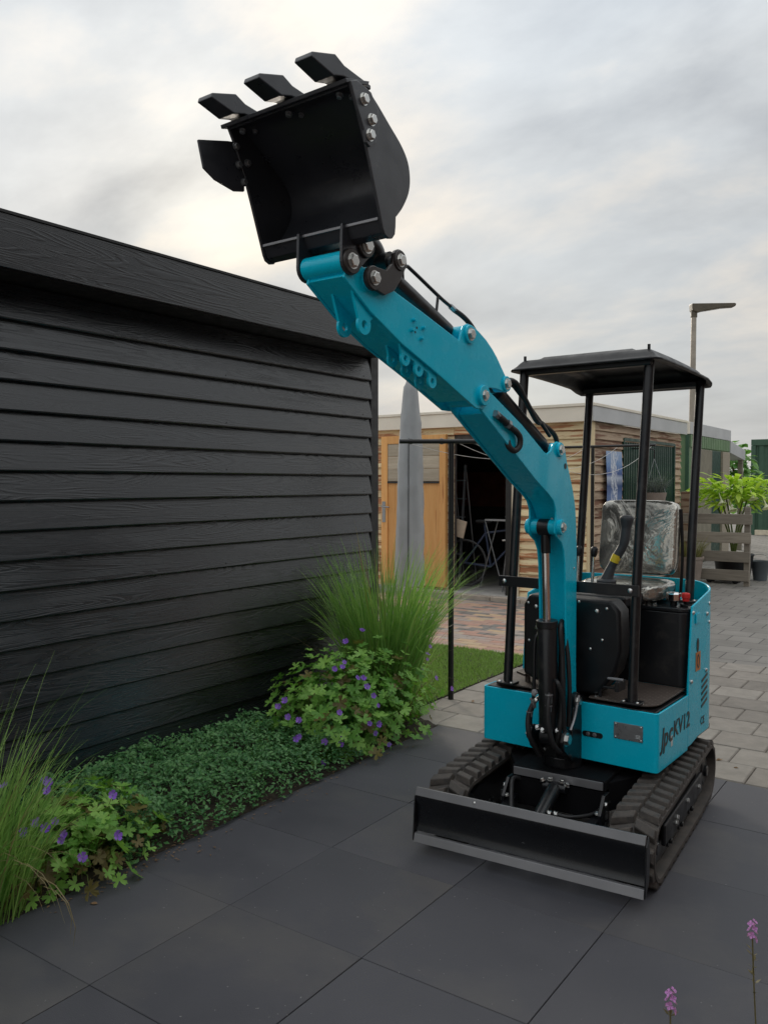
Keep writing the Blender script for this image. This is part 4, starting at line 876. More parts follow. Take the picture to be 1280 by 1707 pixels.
# ---------------- slewing body
BW, BF = .42, -.25
MB().box(-.40, .40, -.235, .56, .336, .362).build('chassis_plate', 'black_paint', exc, .004)
def rounded(path, r=.02, n=5):                  # round the corners of an open (x,y) path
    out = [path[0]]
    for i in range(1, len(path) - 1):
        a, b, c = Vector(path[i - 1]), Vector(path[i]), Vector(path[i + 1]); p, q = b + (a - b).normalized() * r, b + (c - b).normalized() * r
        for k in range(n + 1): t = k / n; out.append(tuple(p.lerp(b, t).lerp(b.lerp(q, t), t)))
    out.append(path[-1]); return out
p = rounded([(.078, BF), (BW, BF), (BW, .1495)], .022, 6)
lowp = MB().wall(p, [.332] * len(p), [.585] * len(p), .010).build('front_panel', 'teal_paint', exc, .003, smooth=40)
p = rounded([(-BW, .1495), (-BW, BF), (-.126, BF)], .022, 6)
lowl = MB().wall(p, [.332] * len(p), [.585] * len(p), .010).build('front_panel', 'teal_paint', exc, .003, smooth=40)
MB().box(-.124, .066, -.225, -.215, .332, .580).build('centre_panel', 'teal_paint', exc, .003)
MB().box(.067, .077, -.245, -.10, .332, .60).build('divider_plate', 'black_paint', exc, .002)
MB().box(-.125, .077, -.213, .10, .34, .60).build('inner_box', 'black_paint', exc, .002)
# rear shell: tall sides that wrap round the back
def shell_path():
    half = [(BW, .150), (BW, .17), (BW, .20), (BW, .30), (BW, .40), (BW, .455)]
    for k in range(1, 9): a = math.pi / 2 * k / 9; half.append((BW - .22 + .22 * math.cos(a), .455 + .185 * math.sin(a)))
    half.append((.20, .642)); half.append((.10, .655))
    return half + [(0, .658)] + [(-x, y) for x, y in half[::-1]]
sp_ = shell_path(); ztop = []
for x, y in sp_:
    zt = .60 + (.985 - .60) * min(1, (y - .150) / .045) if y < .195 else .985 + .075 * min(1, max(0, (y - .2) / .42)); ztop.append(zt)
shell = MB().wall(sp_, [.345 if y < .3 else .36 for x, y in sp_], ztop, .009).build('rear_shell', 'teal_paint', exc, .003, smooth=35)
for y, z in ((.20, .955), (.185, .640), (.415, .925), (.41, .655)): bolt((BW + .001, y, z), (1, 0, 0), .010, shell, dome=True)
for z in (.88, .97): bolt((BW - .001, .455, z), (1, .2, 0), .009, shell, dome=True)
MB().box(BW + .001, BW + .006, .235, .30, .900, .945).build('bracket_tab', 'teal_paint', shell, .001)
for k in range(5): MB().prism([(.345, .618 - k * .030), (.435, .640 - k * .030), (.435, .627 - k * .030), (.345, .605 - k * .030)], BW - .002, BW + .0025).build('vent_slot', 'letter_black', shell, .001)
MB().prism([(.278 + .017 * math.cos(a), .795 + .032 * math.sin(a)) for a in np.linspace(0, 6.283, 22)[:-1]], BW - .002, BW + .0022).build('key_hole', 'letter_black', shell)
MB().prism([(.250, .675), (.318, .675), (.318, .762), (.250, .762)], BW + .0005, BW + .0022).build('warning_label', 'orange_label', shell)
MB().prism([(.284 + (.020 if q else .013) * math.cos(a), .7185 + (.033 if q else .024) * math.sin(a)) for q, rr in ((1, np.linspace(0, 6.283, 20)), (0, np.linspace(6.283, 0, 20))) for a in rr], BW + .002, BW + .0032).build('label_ring', 'letter_black', shell)
side_m = lambda y, z, x=BW + .0012: Matrix.Translation((x, y, z)) @ Matrix(((0, 0, 1, 0), (1, 0, 0, 0), (0, 1, 0, 0), (0, 0, 0, 1)))
text_mesh('lettering', 'Jp', .115, 'letter_black', lowp, side_m(-.212, .432), .22, bold=.002)
text_mesh('lettering', 'c', .115, 'letter_black', lowp, side_m(-.118, .436), .22, bold=.002)
text_mesh('lettering', 'KV12', .100, 'letter_black', lowp, side_m(-.055, .442), .05, bold=.0012)
MB().box(BW + .0006, BW + .0011, -.088, -.062, .408, .455).build('lettering_underlay', 'letter_white', lowp)
text_mesh('lettering', 'CE', .052, 'letter_black', shell, side_m(.335, .405), 0)
pl = MB().box(.230, .357, -.2535, -.2505, .4535, .5235).build('data_plate', 'plate_metal', lowp, .0008)
for x in (.238, .349):
    for z in (.4605, .5165): bolt((x, -.2535, z), (0, -1, 0), .0045, lowp, dome=True)
text_mesh('plate_mark', 'CE', .012, 'letter_black', lowp, Matrix.Translation((.239, -.2542, .468)) @ Matrix.Rotation(R(90), 4, 'X'), 0, .0002)
for k in range(3): MB().box(.327, .346, -.2543, -.2536, .468 + k * .006, .470 + k * .006).build('plate_line', 'letter_white', lowp)
sl_ = [(.098 + .012 * math.cos(a), .449 + .012 * math.sin(a)) for a in np.linspace(math.pi / 2, 1.5 * math.pi, 9)] + [(.168 + .012 * math.cos(a), .449 + .012 * math.sin(a)) for a in np.linspace(-math.pi / 2, math.pi / 2, 9)]
MB().prism(sl_, -.2525, -.249, 'y').build('slot', 'letter_black', lowp)
for x in (.113, .143): bolt((x, -.2525, .449), (0, -1, 0), .008, lowp, 'plate_metal')
# floor
for s in (-1, 1):
    a0, a1 = (.10, .395)
    poly = [(s * a0, -.222)] + [(s * (a1 - .075 + .075 * math.sin(a)), -.147 - .075 * math.cos(a)) for a in np.linspace(0, math.pi / 2, 7)] + [(s * a1, .185), (s * a0, .185)]
    MB().prism(poly, .598, .606, 'z').build('floor_plate', 'floor_plate', exc, .002)
    MB().prism([(s * .09, -.236), (s * .405, -.236), (s * .405, .19), (s * .09, .19)], .570, .588, 'z').build('floor_frame', 'black_paint', exc, .003)
bolt((.335, -.205, .606), (0, 0, 1), .008, exc, dome=True); bolt((.13, -.205, .606), (0, 0, 1), .009, exc)
# seat box with rounded front, top deck
bx = [(.10, .180)] + [(.36 + .048 * math.sin(a), .228 - .048 * math.cos(a)) for a in np.linspace(0, math.pi / 2, 6)] + [(.408, .44), (-.408, .44), (-.408, .228), (-.36, .18)]
sb = MB().prism(bx, .607, .952, 'z').build('seat_box', 'black_paint', exc, .004, smooth=35)
MB().prism([(x * 1.004, y - .003 if y < .3 else y) for x, y in bx], .9535, .972, 'z').build('deck', 'black_paint', exc, .004)
cap = MB().lathe([(.016, .973), (.016, .99), (.022, .992), (.022, .995)], (.312, .262, 0), 14).build('filler_neck', 'black_plastic', exc)
b = MB(); b.lathe([(.034, .996), (.037, 1.0), (.037, 1.028), (.034, 1.034), (.010, 1.036)], (.312, .262, 0), 10); b.build('fuel_cap', 'chrome', exc, .002)
b = MB(); b.cyl((.375, .275, .973), (.375, .275, .984), .036, 20).cyl((.375, .275, .984), (.375, .275, .998), .020, 16); kb = b.build('switch_base', 'black_plastic', exc, .002, smooth=40)
b = MB(); b.lathe([(.016, .999), (.017, 1.012), (.020, 1.014), (.020, 1.034), (.015, 1.038)], (.372, .25, 0), 8); b.build('stop_button', 'red_plastic', exc, .001)
for k in range(4): bolt((.16 + k * .026, .215, .972), (0, 0, 1), .010, exc, h=.016, name='fitting')
bolt((.345, .225, .972), (0, 0, 1), .008, exc); bolt((.395, .235, .972), (0, 0, 1), .008, exc)
# console cover before the seat
cs = [(-.215, -.205)] + [(-.235, -.185), (-.235, -.06), (.245, -.06), (.245, -.165)] + [(.225, -.205)]
co_ = MB().prism([(-.232, .66), (-.232, .985), (-.205, 1.035), (.195, 1.035), (.232, .99), (.240, .82), (.215, .72), (.132, .612), (-.10, .612)], -.205, -.085, 'y').build('console_cover', 'black_plastic', exc, .016, seg=3, smooth=40)
for x, z in ((.175, 1.0), (.13, .985), (.155, .86), (.10, .815), (.045, 1.02), (-.205, .995), (-.165, .98), (-.20, .82), (-.16, .885)): bolt((x, -.2055, z), (0, -1, 0), .0105 if x in (.13, -.165, -.16) else .007, co_, dome=True)
pd = MB().box(.135, .15, -.20, -.185, .60, .72).box(.14, .235, -.20, -.188, .648, .658).box(.225, .245, -.24, -.16, .648, .692).build('pedal', 'black_paint', exc, .003)
MB().cyl((.18, -.20, .695), (.25, -.20, .695), .007, 10).build('pedal_rest', 'worn_steel', pd)
lpd = MB().prism([(-.30, -.14), (-.235, -.18), (-.22, -.10), (-.28, -.06)], .640, .652, 'z').box(-.255, -.235, -.14, -.12, .60, .64).build('foot_pedal', 'floor_plate', exc, .003)
# cross bar and canopy
MB().box(-.330, .335, -.262, -.250, 1.070, 1.118).build('cross_bar', 'black_paint', exc, .002)
for x in (-.30, .30): bolt((x, -.262, 1.094), (0, -1, 0), .0115, exc, dome=True)
posts = [((-.30, -.225, .607), (-.30, -.170, 1.2), (-.30, -.075, 2.085)), ((.30, -.225, .607), (.30, -.180, 1.2), (.30, -.060, 2.085)), ((-.30, .545, .97), (-.30, .600, 1.35), (-.30, .690, 2.06)), ((.335, .42, .973), (.325, .50, 1.4), (.31, .640, 2.06))]
for a, b, c in posts:
    po = MB().tube(spline([a, b, c], 6), .0215, 16).build('canopy_post', 'black_paint', exc, smooth=50)
    MB().box(a[0] - .042, a[0] + .042, a[1] - .035, a[1] + .035, a[2] - .0005, a[2] + .010).build('base_plate', 'black_paint', po, .003)
    for q in (-.03, .03): bolt((a[0] + q, a[1] - .022, a[2] + .010), (0, 0, 1), .008, po, dome=True)
def roof():
    V = []; F = []; nx, ny = 72, 72; x0, x1, y0, y1 = -.365, .365, -.135, .70
    for j in range(ny + 1):
        for i in range(nx + 1):
            u, w = i / nx, j / ny; x = x0 + (x1 - x0) * u; y = y0 + (y1 - y0) * w
            # rounded corners
            ex_ = max(0, abs(x) - .305) / .06; ey_ = max(0, abs(y - .2825) - .3575) / .06
            if ex_ > 0 and ey_ > 0:
                q = math.hypot(ex_, ey_); m = max(ex_, ey_); f = m / q if q else 1; x = math.copysign(.305 + .06 * ex_ * f, x); y = .2825 + math.copysign(.3575 + .06 * ey_ * f, y - .2825)
            d = min(x1 - abs(x), y - y0, y1 - y); lt = min(1, max(0, (d - .014) / .055)); lip = 1 - lt * lt * (3 - 2 * lt)
            rb = min(1, max(0, (d - .07) / .02)); cr = min(1, max(0, (.235 - abs(x)) / .022)); 
            z = 2.128 - .046 * lip - .030 * (w ** 2) + .012 * cr * rb
            if w > .86: z -= .022 * (w - .86) / .14
            V.append((x, y, z))
    for j in range(ny):
        for i in range(nx): a = j * (nx + 1) + i; F.append((a, a + 1, a + nx + 2, a + nx + 1))
    o = arr('canopy_roof', V, F, 'black_plastic', exc); md = o.modifiers.new('s', 'SOLIDIFY'); md.thickness = .008; md.offset = 1; o.data.polygons.foreach_set('use_smooth', [True] * len(F)); o.data.set_sharp_from_angle(angle=R(35))
    MB().box(-.318, .318, -.09, -.055, 2.062, 2.10).build('roof_beam', 'black_paint', o, .006); MB().box(-.318, .318, .635, .675, 2.035, 2.065).build('roof_beam', 'black_paint', o, .006)
    for x, y in ((-.30, -.07), (.30, -.07)): MB().cyl((x, y, 2.12), (x, y, 2.155), .007, 8).build('roof_bolt', 'black_paint', o)
roof()
# seat wrapped in plastic
def cushion(name, c, half, e1, e2, wr, parent, mat='foil_wrap', tilt=0, nu=54, nv=40, seed=0):
    V = []; F = []; sg = lambda v, e: math.copysign(abs(v) ** e, v); rm = Matrix.Rotation(tilt, 3, 'X')
    for j in range(nv + 1):
        ph_ = -math.pi / 2 + math.pi * j / nv
        for i in range(nu):
            th = 2 * math.pi * i / nu
            # flat faces towards +-y: superellipsoid with its pole on y
            y = sg(math.sin(ph_), e1); cx_ = sg(math.cos(ph_), e1); x = cx_ * sg(math.cos(th), e2); z = cx_ * sg(math.sin(th), e2)
            p_ = Vector((x * half[0], y * half[1], z * half[2])); nn = p_.normalized()
            w = noise.noise(p_ * 16 + Vector((seed, 0, 0))) * .5 + abs(noise.noise(p_ * 30 + Vector((0, seed, 3)))) + .5 * abs(noise.noise(p_ * 62 + Vector((9, seed, 3)))); p_ += nn * wr * w
            V.append(tuple(rm @ p_ + Vector(c)))
    for j in range(nv):
        for i in range(nu): b = (i + 1) % nu; F.append((j * nu + i, j * nu + b, (j + 1) * nu + b, (j + 1) * nu + i))
    o = arr(name, V, F, mat, parent); o.data.polygons.foreach_set('use_smooth', [True] * len(F)); return o
seat = MB().box(-.19, .20, .25, .60, .974, 1.005).build('seat_base', 'black_plastic', exc, .01)
cushion('backrest', (.065, .475, 1.275), (.195, .045, .185), .30, .26, .006, seat, tilt=R(-7), seed=2)
cushion('cushion', (.06, .33, 1.03), (.205, .17, .045), .45, .40, .008, seat, seed=5)
MB().tube(spline([(.262, .52, 1.00), (.270, .515, 1.2), (.262, .51, 1.42)]), .008, 8).build('seat_trim', 'black_plastic', seat)
# levers
js = MB().lathe([(.060, 1.036), (.058, 1.06), (.044, 1.066), (.046, 1.09), (.030, 1.10)], (.055, .08, 0), 18).build('joystick', 'grey_grip', exc, .002, smooth=40)
MB().tube(spline([(.055, .08, 1.09), (.075, .085, 1.15), (.095, .09, 1.19)]), [.030, .029, .028, .026, .025, .024, .023, .022, .021, .020, .020, .020, .020, .020, .020, .020, .020], 14).build('lever_boot', 'grey_grip', js, smooth=60)
MB().tube([(.088, .088, 1.178), (.102, .092, 1.212)], .0215, 14).build('lever_label', 'yellow_label', js, smooth=40)
MB().tube(spline([(.10, .092, 1.205), (.128, .098, 1.26), (.138, .10, 1.32), (.142, .10, 1.375), (.143, .10, 1.40)], 6), [.021] * 7 + [.023] * 8 + [.025, .027, .029, .031, .032, .032, .031, .029, .025, .014], 14).build('lever_grip', 'grey_grip', js, smooth=60)
MB().box(-.22, .20, -.058, .20, .985, 1.035).build('lever_mount', 'black_plastic', exc, .01)
for x in (-.095, -.018):
    lv = MB().tube([(x, .08, 1.035), (x, .10, 1.20)], .007, 10).build('control_lever', 'zinc', exc, smooth=50)
    MB().tube([(x, .10, 1.195), (x, .103, 1.21), (x, .107, 1.235), (x, .108, 1.245)], [.010, .016, .017, .009], 12).build('knob', 'black_plastic', lv, smooth=60)

# ---------------- boom
def disc(c, r, x0, x1, mat, parent, name='pivot_boss', bev=.002, n=22): return MB().cyl((x0, *c), (x1, *c), r, n).build(name, mat, parent, bev, smooth=40)
def pin(c, parent, w, boss='teal_paint', r=.030, nut=.017, nutmat='zinc', both=True):
    disc(c, r, -w, w, boss, parent)
    bolt((w, *c), (1, 0, 0), nut, parent, nutmat, name='pin_nut', h=nut * .7)
    if both: bolt((-w, *c), (-1, 0, 0), nut, parent, nutmat, name='pin_nut', h=nut * .7)
up_ = [(-1.10, 1.903), (-1.012, 1.871), (-.789, 1.775), (-.600, 1.677), (-.570, 1.668), (-.535, 1.683), (-.510, 1.710), (-.480, 1.722), (-.440, 1.720), (-.405, 1.700), (-.376, 1.627), (-.348, 1.575), (-.326, 1.532), (-.305, 1.48), (-.293, 1.438), (-.281, 1.35), (-.276, 1.25), (-.275, 1.143), (-.274, .773), (-.268, .60), (-.283, .555)]
lo_ = [(-.330, .520), (-.356, .560), (-.373, .79), (-.383, 1.05), (-.392, 1.20), (-.404, 1.262), (-.430, 1.30), (-.468, 1.320), (-.492, 1.340), (-.494, 1.375), (-.482, 1.40), (-.484, 1.44), (-.506, 1.475), (-.551, 1.503), (-.659, 1.557), (-.883, 1.686), (-1.09, 1.806), (-1.125, 1.832), (-1.128, 1.875)]
core_up = [q for q in up_ if not (-.58 < q[0] < -.40 and q[1] > 1.66)]
core_lo = [(-.320, .56), (-.340, .62), (-.350, .79), (-.358, 1.05), (-.366, 1.22), (-.388, 1.31), (-.430, 1.40), (-.478, 1.465), (-.545, 1.508), (-.655, 1.562), (-.879, 1.692), (-1.06, 1.80)]
bm_ = MB(); bm_.prism(up_ + lo_, .055, .064).prism(up_ + lo_, -.064, -.055); bm_.prism([q for q in core_up if q[0] > -1.06] + core_lo, -.0545, .0545)
boom = bm_.build('boom', 'teal_paint', exc, .0022, smooth=30)
pin((-.453, 1.364), boom, .082, r=.033); pin((-.458, 1.688), boom, .074, r=.030); disc((-.399, 1.621), .012, .064, .0655, 'letter_black', boom, 'hole', 0)
disc((-.300, .600), .036, -.086, .086, 'black_paint', boom, 'foot_pin'); bolt((.086, -.300, .600), (1, 0, 0), .018, boom)
for y, z in ((-.353, .66), (-.305, 1.18)): bolt((.064, y, z), (1, 0, 0), .005, boom, dome=True)
for k in range(6): MB().box(.0635, .0650, -.985 + k * .016, -.975 + k * .016, 1.800 - k * .0072, 1.809 - k * .0072).build('casting_mark', 'black_paint', boom, .0005)  # small raised bars in place of an illegible embossed casting mark
# quick fitting and short hose hooked into the boom side
fh = MB().tube([(.072, -1.000, 1.800), (.074, -.960, 1.785), (.075, -.895, 1.757)], .0125, 12).build('hose_fitting', 'hose_rubber', boom, smooth=40)
MB().tube([(.072, -1.012, 1.804), (.072, -.99, 1.796)], .014, 6).build('fitting_nut', 'plate_metal', boom); MB().tube([(.076, -.93, 1.772), (.078, -.915, 1.766)], .0165, 6).build('fitting_nut', 'plate_metal', boom)
MB().tube(spline([(.075, -.90, 1.758), (.077, -.862, 1.745), (.080, -.835, 1.722), (.078, -.835, 1.690), (.070, -.862, 1.672), (.060, -.885, 1.688), (.052, -.885, 1.715)], 6), .0115, 10).build('hose_loop', 'hose_rubber', boom, smooth=60)
# boom cylinder
c0, c1 = Vector((0, -.452, 1.362)), Vector((0, -.405, .455)); dd = (c1 - c0).normalized()
bc = MB().tube([c0 + dd * .405, c0 + dd * .41, c1 - dd * .03], [.038, .0415, .0415], 24).build('boom_cylinder', 'black_paint', exc, .002, smooth=40)
MB().cyl(c0 + dd * .10, c0 + dd * .406, .0175, 20).build('rod', 'chrome', bc, smooth=50)
MB().cyl(c0 + dd * .0, c0 + dd * .11, .0205, 16).cyl((-.026, *c0[1:]), (.026, *c0[1:]), .036, 20).build('rod_end', 'black_paint', bc, .002, smooth=40)
MB().tube([c0 + dd * .40, c0 + dd * .43], .046, 24).build('gland', 'black_paint', bc, .002, smooth=40)
MB().cyl((-.03, *c1[1:]), (.03, *c1[1:]), .036, 20).build('base_eye', 'black_paint', bc, .002, smooth=40)
MB().tube(spline([(-.048, -.405, .90), (-.062, -.42, .86), (-.060, -.43, .70), (-.062, -.43, .60)]), .0085, 8).build('pipe', 'black_paint', bc, smooth=60)
bolt((.03, -.452, 1.395), (.4, -.7, .5), .006, bc, 'zinc', h=.012, name='grease_nipple')
bolt((-.055, -.40, .895), (-1, -.3, 0), .010, bc, dome=True); bolt((-.03, -.472, .62), (0, -1, .2), .010, bc, dome=True)
# hoses and guard round the boom foot
for pts, r in (([(.020, -.30, 1.06 - .10), (.045, -.395, .93), (.058, -.40, .80), (.062, -.405, .62), (.050, -.42, .45), (.02, -.36, .36)], .0115), ([(.030, -.465, .66), (.034, -.485, .60), (.040, -.49, .52), (.055, -.46, .43), (.075, -.36, .37)], .012), ([(-.060, -.43, .60), (-.075, -.45, .54), (-.065, -.46, .46), (-.045, -.40, .36)], .012), ([(.045, -.44, .71), (.066, -.455, .70), (.078, -.43, .62), (.070, -.40, .48)], .009), ([(-.045, -.36, .62), (-.085, -.38, .58), (-.09, -.40, .48), (-.06, -.34, .36)], .009), ([(.05, -.36, .90), (.070, -.37, .80), (.078, -.37, .66), (.07, -.36, .50)], .010)):
    MB().tube(spline(pts, 7), r, 8).build('hose', 'hose_rubber', exc, smooth=60)
for p, d, r, h in (((.030, -.468, .655), (.05, -.1, -1), .013, .05), ((.033, -.478, .61), (.05, -.1, -1), .012, .035), ((-.061, -.432, .615), (0, 0, -1), .013, .05), ((-.072, -.445, .56), (0, 0, -1), .012, .03), ((-.05, -.445, .645), (0, -1, .3), .012, .012)): bolt(p, d, r, exc, 'worn_steel', h=h, name='hose_fitting')
gp_ = MB().prism([(-.375, .93), (-.352, .93), (-.325, .60), (-.345, .48), (-.395, .52), (-.385, .75)], .030, .044).build('hose_guard', 'black_plastic', exc, .004)
# swing bracket
sw = MB()
for s in (-1, 1): sw.prism([(-.300, .640), (-.268, .615), (-.225, .40), (-.215, .336), (-.335, .336), (-.425, .405), (-.445, .450), (-.430, .485), (-.395, .495), (-.345, .455), (-.330, .57)], s * .068, s * .082)
sw.box(-.067, .067, -.33, -.21, .336, .40); sw.cyl((0, -.265, .30), (0, -.265, .345), .085, 24)
swo = sw.build('swing_bracket', 'black_paint', exc, .004); bolt((-.082, -.405, .455), (-1, 0, 0), .026, swo, h=.024); bolt((.082, -.405, .455), (1, 0, 0), .024, swo, h=.020)
for x, y, z in ((-.04, -.43, .492), (-.01, -.44, .488), (.02, -.44, .486), (.05, -.42, .49)): bolt((x, y, z), (0, -.8, .5), .0095, swo, h=.016, name='fitting')
MB().tube(spline([(.090, -.30, .625), (.088, -.335, .54), (.088, -.38, .49)], 4), .006, 6).build('guard_rod', 'worn_steel', swo, smooth=60); bolt((.04, -.32, .365), (.3, -.6, .5), .010, swo); bolt((-.06, -.33, .365), (-.3, -.6, .5), .010, swo)
sl2 = [(-.30 + .008 * math.cos(a), .475 + .007 * math.sin(a)) for a in np.linspace(0, 6.283, 14)[:-1]]

# ---------------- dipper arm
ap = [(-1.868, 2.130), (-1.856, 2.166), (-1.835, 2.190), (-1.800, 2.180), (-1.754, 2.168), (-1.666, 2.143), (-1.482, 2.095), (-1.259, 2.034), (-1.246, 2.062), (-1.230, 2.088), (-1.205, 2.099), (-1.170, 2.096), (-1.130, 2.083), (-1.078, 2.060), (-1.035, 2.034), (-1.0, 2.007), (-.968, 1.976), (-.938, 1.948), (-.905, 1.925), (-.905, 1.902), (-.925, 1.886), (-.958, 1.888), (-1.0, 1.893), (-1.055, 1.893), (-1.068, 1.868), (-1.068, 1.836), (-1.095, 1.812), (-1.147, 1.812), (-1.384, 1.905), (-1.592, 1.980), (-1.745, 2.051)]
ac = [(-1.866, 2.134), (-1.835, 2.180), (-1.754, 2.162), (-1.666, 2.138), (-1.482, 2.090), (-1.262, 2.029), (-1.15, 1.97), (-1.17, 1.88), (-1.19, 1.836), (-1.384, 1.908), (-1.592, 1.984), (-1.745, 2.055)]
am_ = MB(); am_.prism(ap, .064, .073).prism(ap, -.073, -.064).prism(ac, -.0635, .0635); am_.cyl((-.082, -1.850, 2.176), (.070, -1.850, 2.176), .034, 24)
arm = am_.build('dipper_arm', 'teal_paint', exc, .0022, smooth=30)
pin((-1.105, 1.860), arm, .086, r=.036, nut=.016); pin((-.934, 1.917), arm, .080, r=.029, nut=.017); pin((-1.197, 2.063), arm, .082, r=.032, nut=.018); pin((-1.759, 2.145), arm, .080, r=.034, nut=.010)
for y, z in ((-1.531, 2.061), (-1.478, 2.044), (-1.541, 2.028), (-1.488, 2.009)): bolt((.073, y, z), (1, 0, 0), .0055, arm, 'teal_paint', h=.014, name='stud')
for q in ((-1.512, 2.040), (-1.52, 2.025)): disc(q, .004, .0725, .0738, 'letter_black', arm, 'hole', 0, 8)
def holed(poly, hc, hr, x0, x1, parent, name):     # lug plate with a real hole
    b = MB(); n = len(poly); cxm = Vector(hc); ring = []
    for q in poly: d_ = (Vector(q) - cxm).normalized(); ring.append((hc[0] + d_.x * hr, hc[1] + d_.y * hr))
    for i in range(n):
        j = (i + 1) % n; b.prism([poly[i], poly[j], ring[j], ring[i]], x0, x1)
    return b.build(name, 'teal_paint', parent)
def lugp(c, r, top, k=18):
    pts = [(c[0] + r * math.cos(a), c[1] + r * math.sin(a)) for a in np.linspace(math.pi * .85, math.pi * 2.15, k)]; return pts + top[::-1]
for x in (.054, -.020):
    c = (-1.764, 2.014); holed(lugp(c, .030, [(c[0] - .055, c[1] + .090), (c[0] - .02, c[1] + .080), (c[0] + .02, c[1] + .060), (c[0] + .056, c[1] + .036)]), c, .0125, x, x + .009, arm, 'lug')
for x in (.054, .004):
    cs_ = [(-1.556, 1.940), (-1.482, 1.914), (-1.405, 1.884)]
    for c in cs_: holed(lugp(c, .024, [(c[0] - .034, c[1] + .055), (c[0] - .01, c[1] + .045), (c[0] + .034, c[1] + .032)]), c, .0100, x, x + .008, arm, 'lug')
    MB().prism([(cs_[0][0] - .02, cs_[0][1] + .055), (cs_[0][0], cs_[0][1] + .013), (cs_[2][0], cs_[2][1] + .013), (cs_[2][0] + .03, cs_[2][1] + .022), (cs_[2][0] - .02, cs_[2][1] + .05)], x + .001, x + .007).build('lug_web', 'teal_paint', arm)
# arm cylinder on top of the boom
def ram(name, a, b, r, f0, f1, rodr, w=.028):
    a, b = Vector((0, *a)), Vector((0, *b)); d_ = b - a; o = MB().cyl(a + d_ * f0, a + d_ * f1, r, 24).build(name, 'black_paint', exc, .002, smooth=40)
    MB().cyl(a + d_ * .04, a + d_ * f0, rodr, 16).build('rod', 'chrome' if name == 'arm_cylinder' else 'black_paint', o, smooth=50)
    for c, q in ((a, 'rod_eye'), (b, 'base_eye')): MB().cyl((-w, *c[1:]), (w, *c[1:]), r * .95, 20).build(q, 'black_paint', o, .002, smooth=40)
    MB().cyl(a + d_ * f0, a + d_ * (f0 + .05), r * 1.1, 24).build('gland', 'black_paint', o, .002, smooth=40)
    MB().cyl(a + d_ * f1, b, r * .8, 18).build('neck', 'black_paint', o, smooth=40); return o
acy = ram('arm_cylinder', (-.934, 1.917), (-.458, 1.688), .033, .10, .90, .018)
MB().tube(spline([(.03, -.86, 1.915), (.04, -.83, 1.925), (.045, -.79, 1.905), (.045, -.60, 1.80), (.04, -.50, 1.745)], 6), .008, 8).build('pipe', 'black_paint', acy, smooth=60)
MB().tube(spline([(.028, -.90, 1.935), (.055, -.83, 1.935), (.058, -.74, 1.865), (.05, -.64, 1.80), (.035, -.55, 1.79), (.03, -.42, 1.74), (0, -.33, 1.62), (0, -.262, 1.45)], 7), .0105, 8).build('hose', 'hose_rubber', acy, smooth=60)
MB().tube(spline([(-.028, -1.15, 2.10), (-.03, -1.02, 2.06), (-.03, -.90, 1.96), (-.045, -.74, 1.86), (-.045, -.5, 1.76), (-.03, -.34, 1.63), (-.03, -.258, 1.45)], 7), .0105, 8).build('hose', 'hose_rubber', acy, smooth=60)
MB().tube(spline([(.028, -1.10, 2.10), (.03, -1.00, 2.04)], 4), .009, 8).build('hose', 'hose_rubber', acy, smooth=60)
# bucket cylinder, pipe, links
bcy = ram('bucket_cylinder', (-1.630, 2.222), (-1.197, 2.063), .0315, .17, .92, .018)
MB().tube(spline([(.02, -1.515, 2.200), (.02, -1.515, 2.226), (.02, -1.495, 2.244), (.02, -1.46, 2.236), (.02, -1.30, 2.180), (.02, -1.225, 2.158)], 6), .0062, 8).build('pipe', 'black_paint', bcy, smooth=60); MB().tube([(.02, -1.31, 2.184), (.02, -1.32, 2.13)], .005, 6).build('pipe_stay', 'black_paint', bcy)
MB().tube([(.02, -1.235, 2.161), (.02, -1.205, 2.151)], .0095, 6).build('hose_nut', 'plate_metal', bcy); MB().tube(spline([(.02, -1.21, 2.152), (.022, -1.15, 2.136), (.025, -1.10, 2.11), (.028, -1.04, 2.06)], 6), .0092, 8).build('hose', 'hose_rubber', bcy, smooth=60)
arc = [(-1.759 + .036 * math.cos(a), 2.145 + .036 * math.sin(a)) for a in np.linspace(2.0, 5.2, 9)] + [(-1.705, 2.105), (-1.66, 2.125), (-1.625, 2.165)] + [(-1.630 + .034 * math.cos(a), 2.222 + .034 * math.sin(a)) for a in np.linspace(-.4, 2.6, 9)] + [(-1.668, 2.205), (-1.695, 2.180), (-1.735, 2.180)]
for s in (-1, 1):
    hl = MB().prism(arc, s * .0815, s * .0935).build('rocker_link', 'link_black', exc, .002)
    disc((-1.759, 2.145), .035, s * .0936, s * .0975, 'link_black', hl, 'washer'); disc((-1.630, 2.222), .031, s * .0936, s * .0975, 'link_black', hl, 'washer')
    bolt((s * .0976, -1.759, 2.145), (s, 0, 0), .0175, hl, h=.014, name='pin_nut'); bolt((s * .0976, -1.630, 2.222), (s, 0, 0), .0165, hl, h=.013, name='pin_nut')
disc((-1.630, 2.222), .018, -.081, .081, 'worn_steel', exc, 'link_pin')
bl_ = MB().tube(spline([(0, -1.630, 2.222), (0, -1.645, 2.262), (0, -1.70, 2.284), (0, -1.755, 2.268), (0, -1.784, 2.233)], 6), .036, 18); bl_.cyl((-.050, -1.784, 2.233), (.050, -1.784, 2.233), .036, 20).cyl((-.060, -1.630, 2.222), (.060, -1.630, 2.222), .033, 20); bl_.build('bucket_link', 'black_paint', exc, smooth=50)

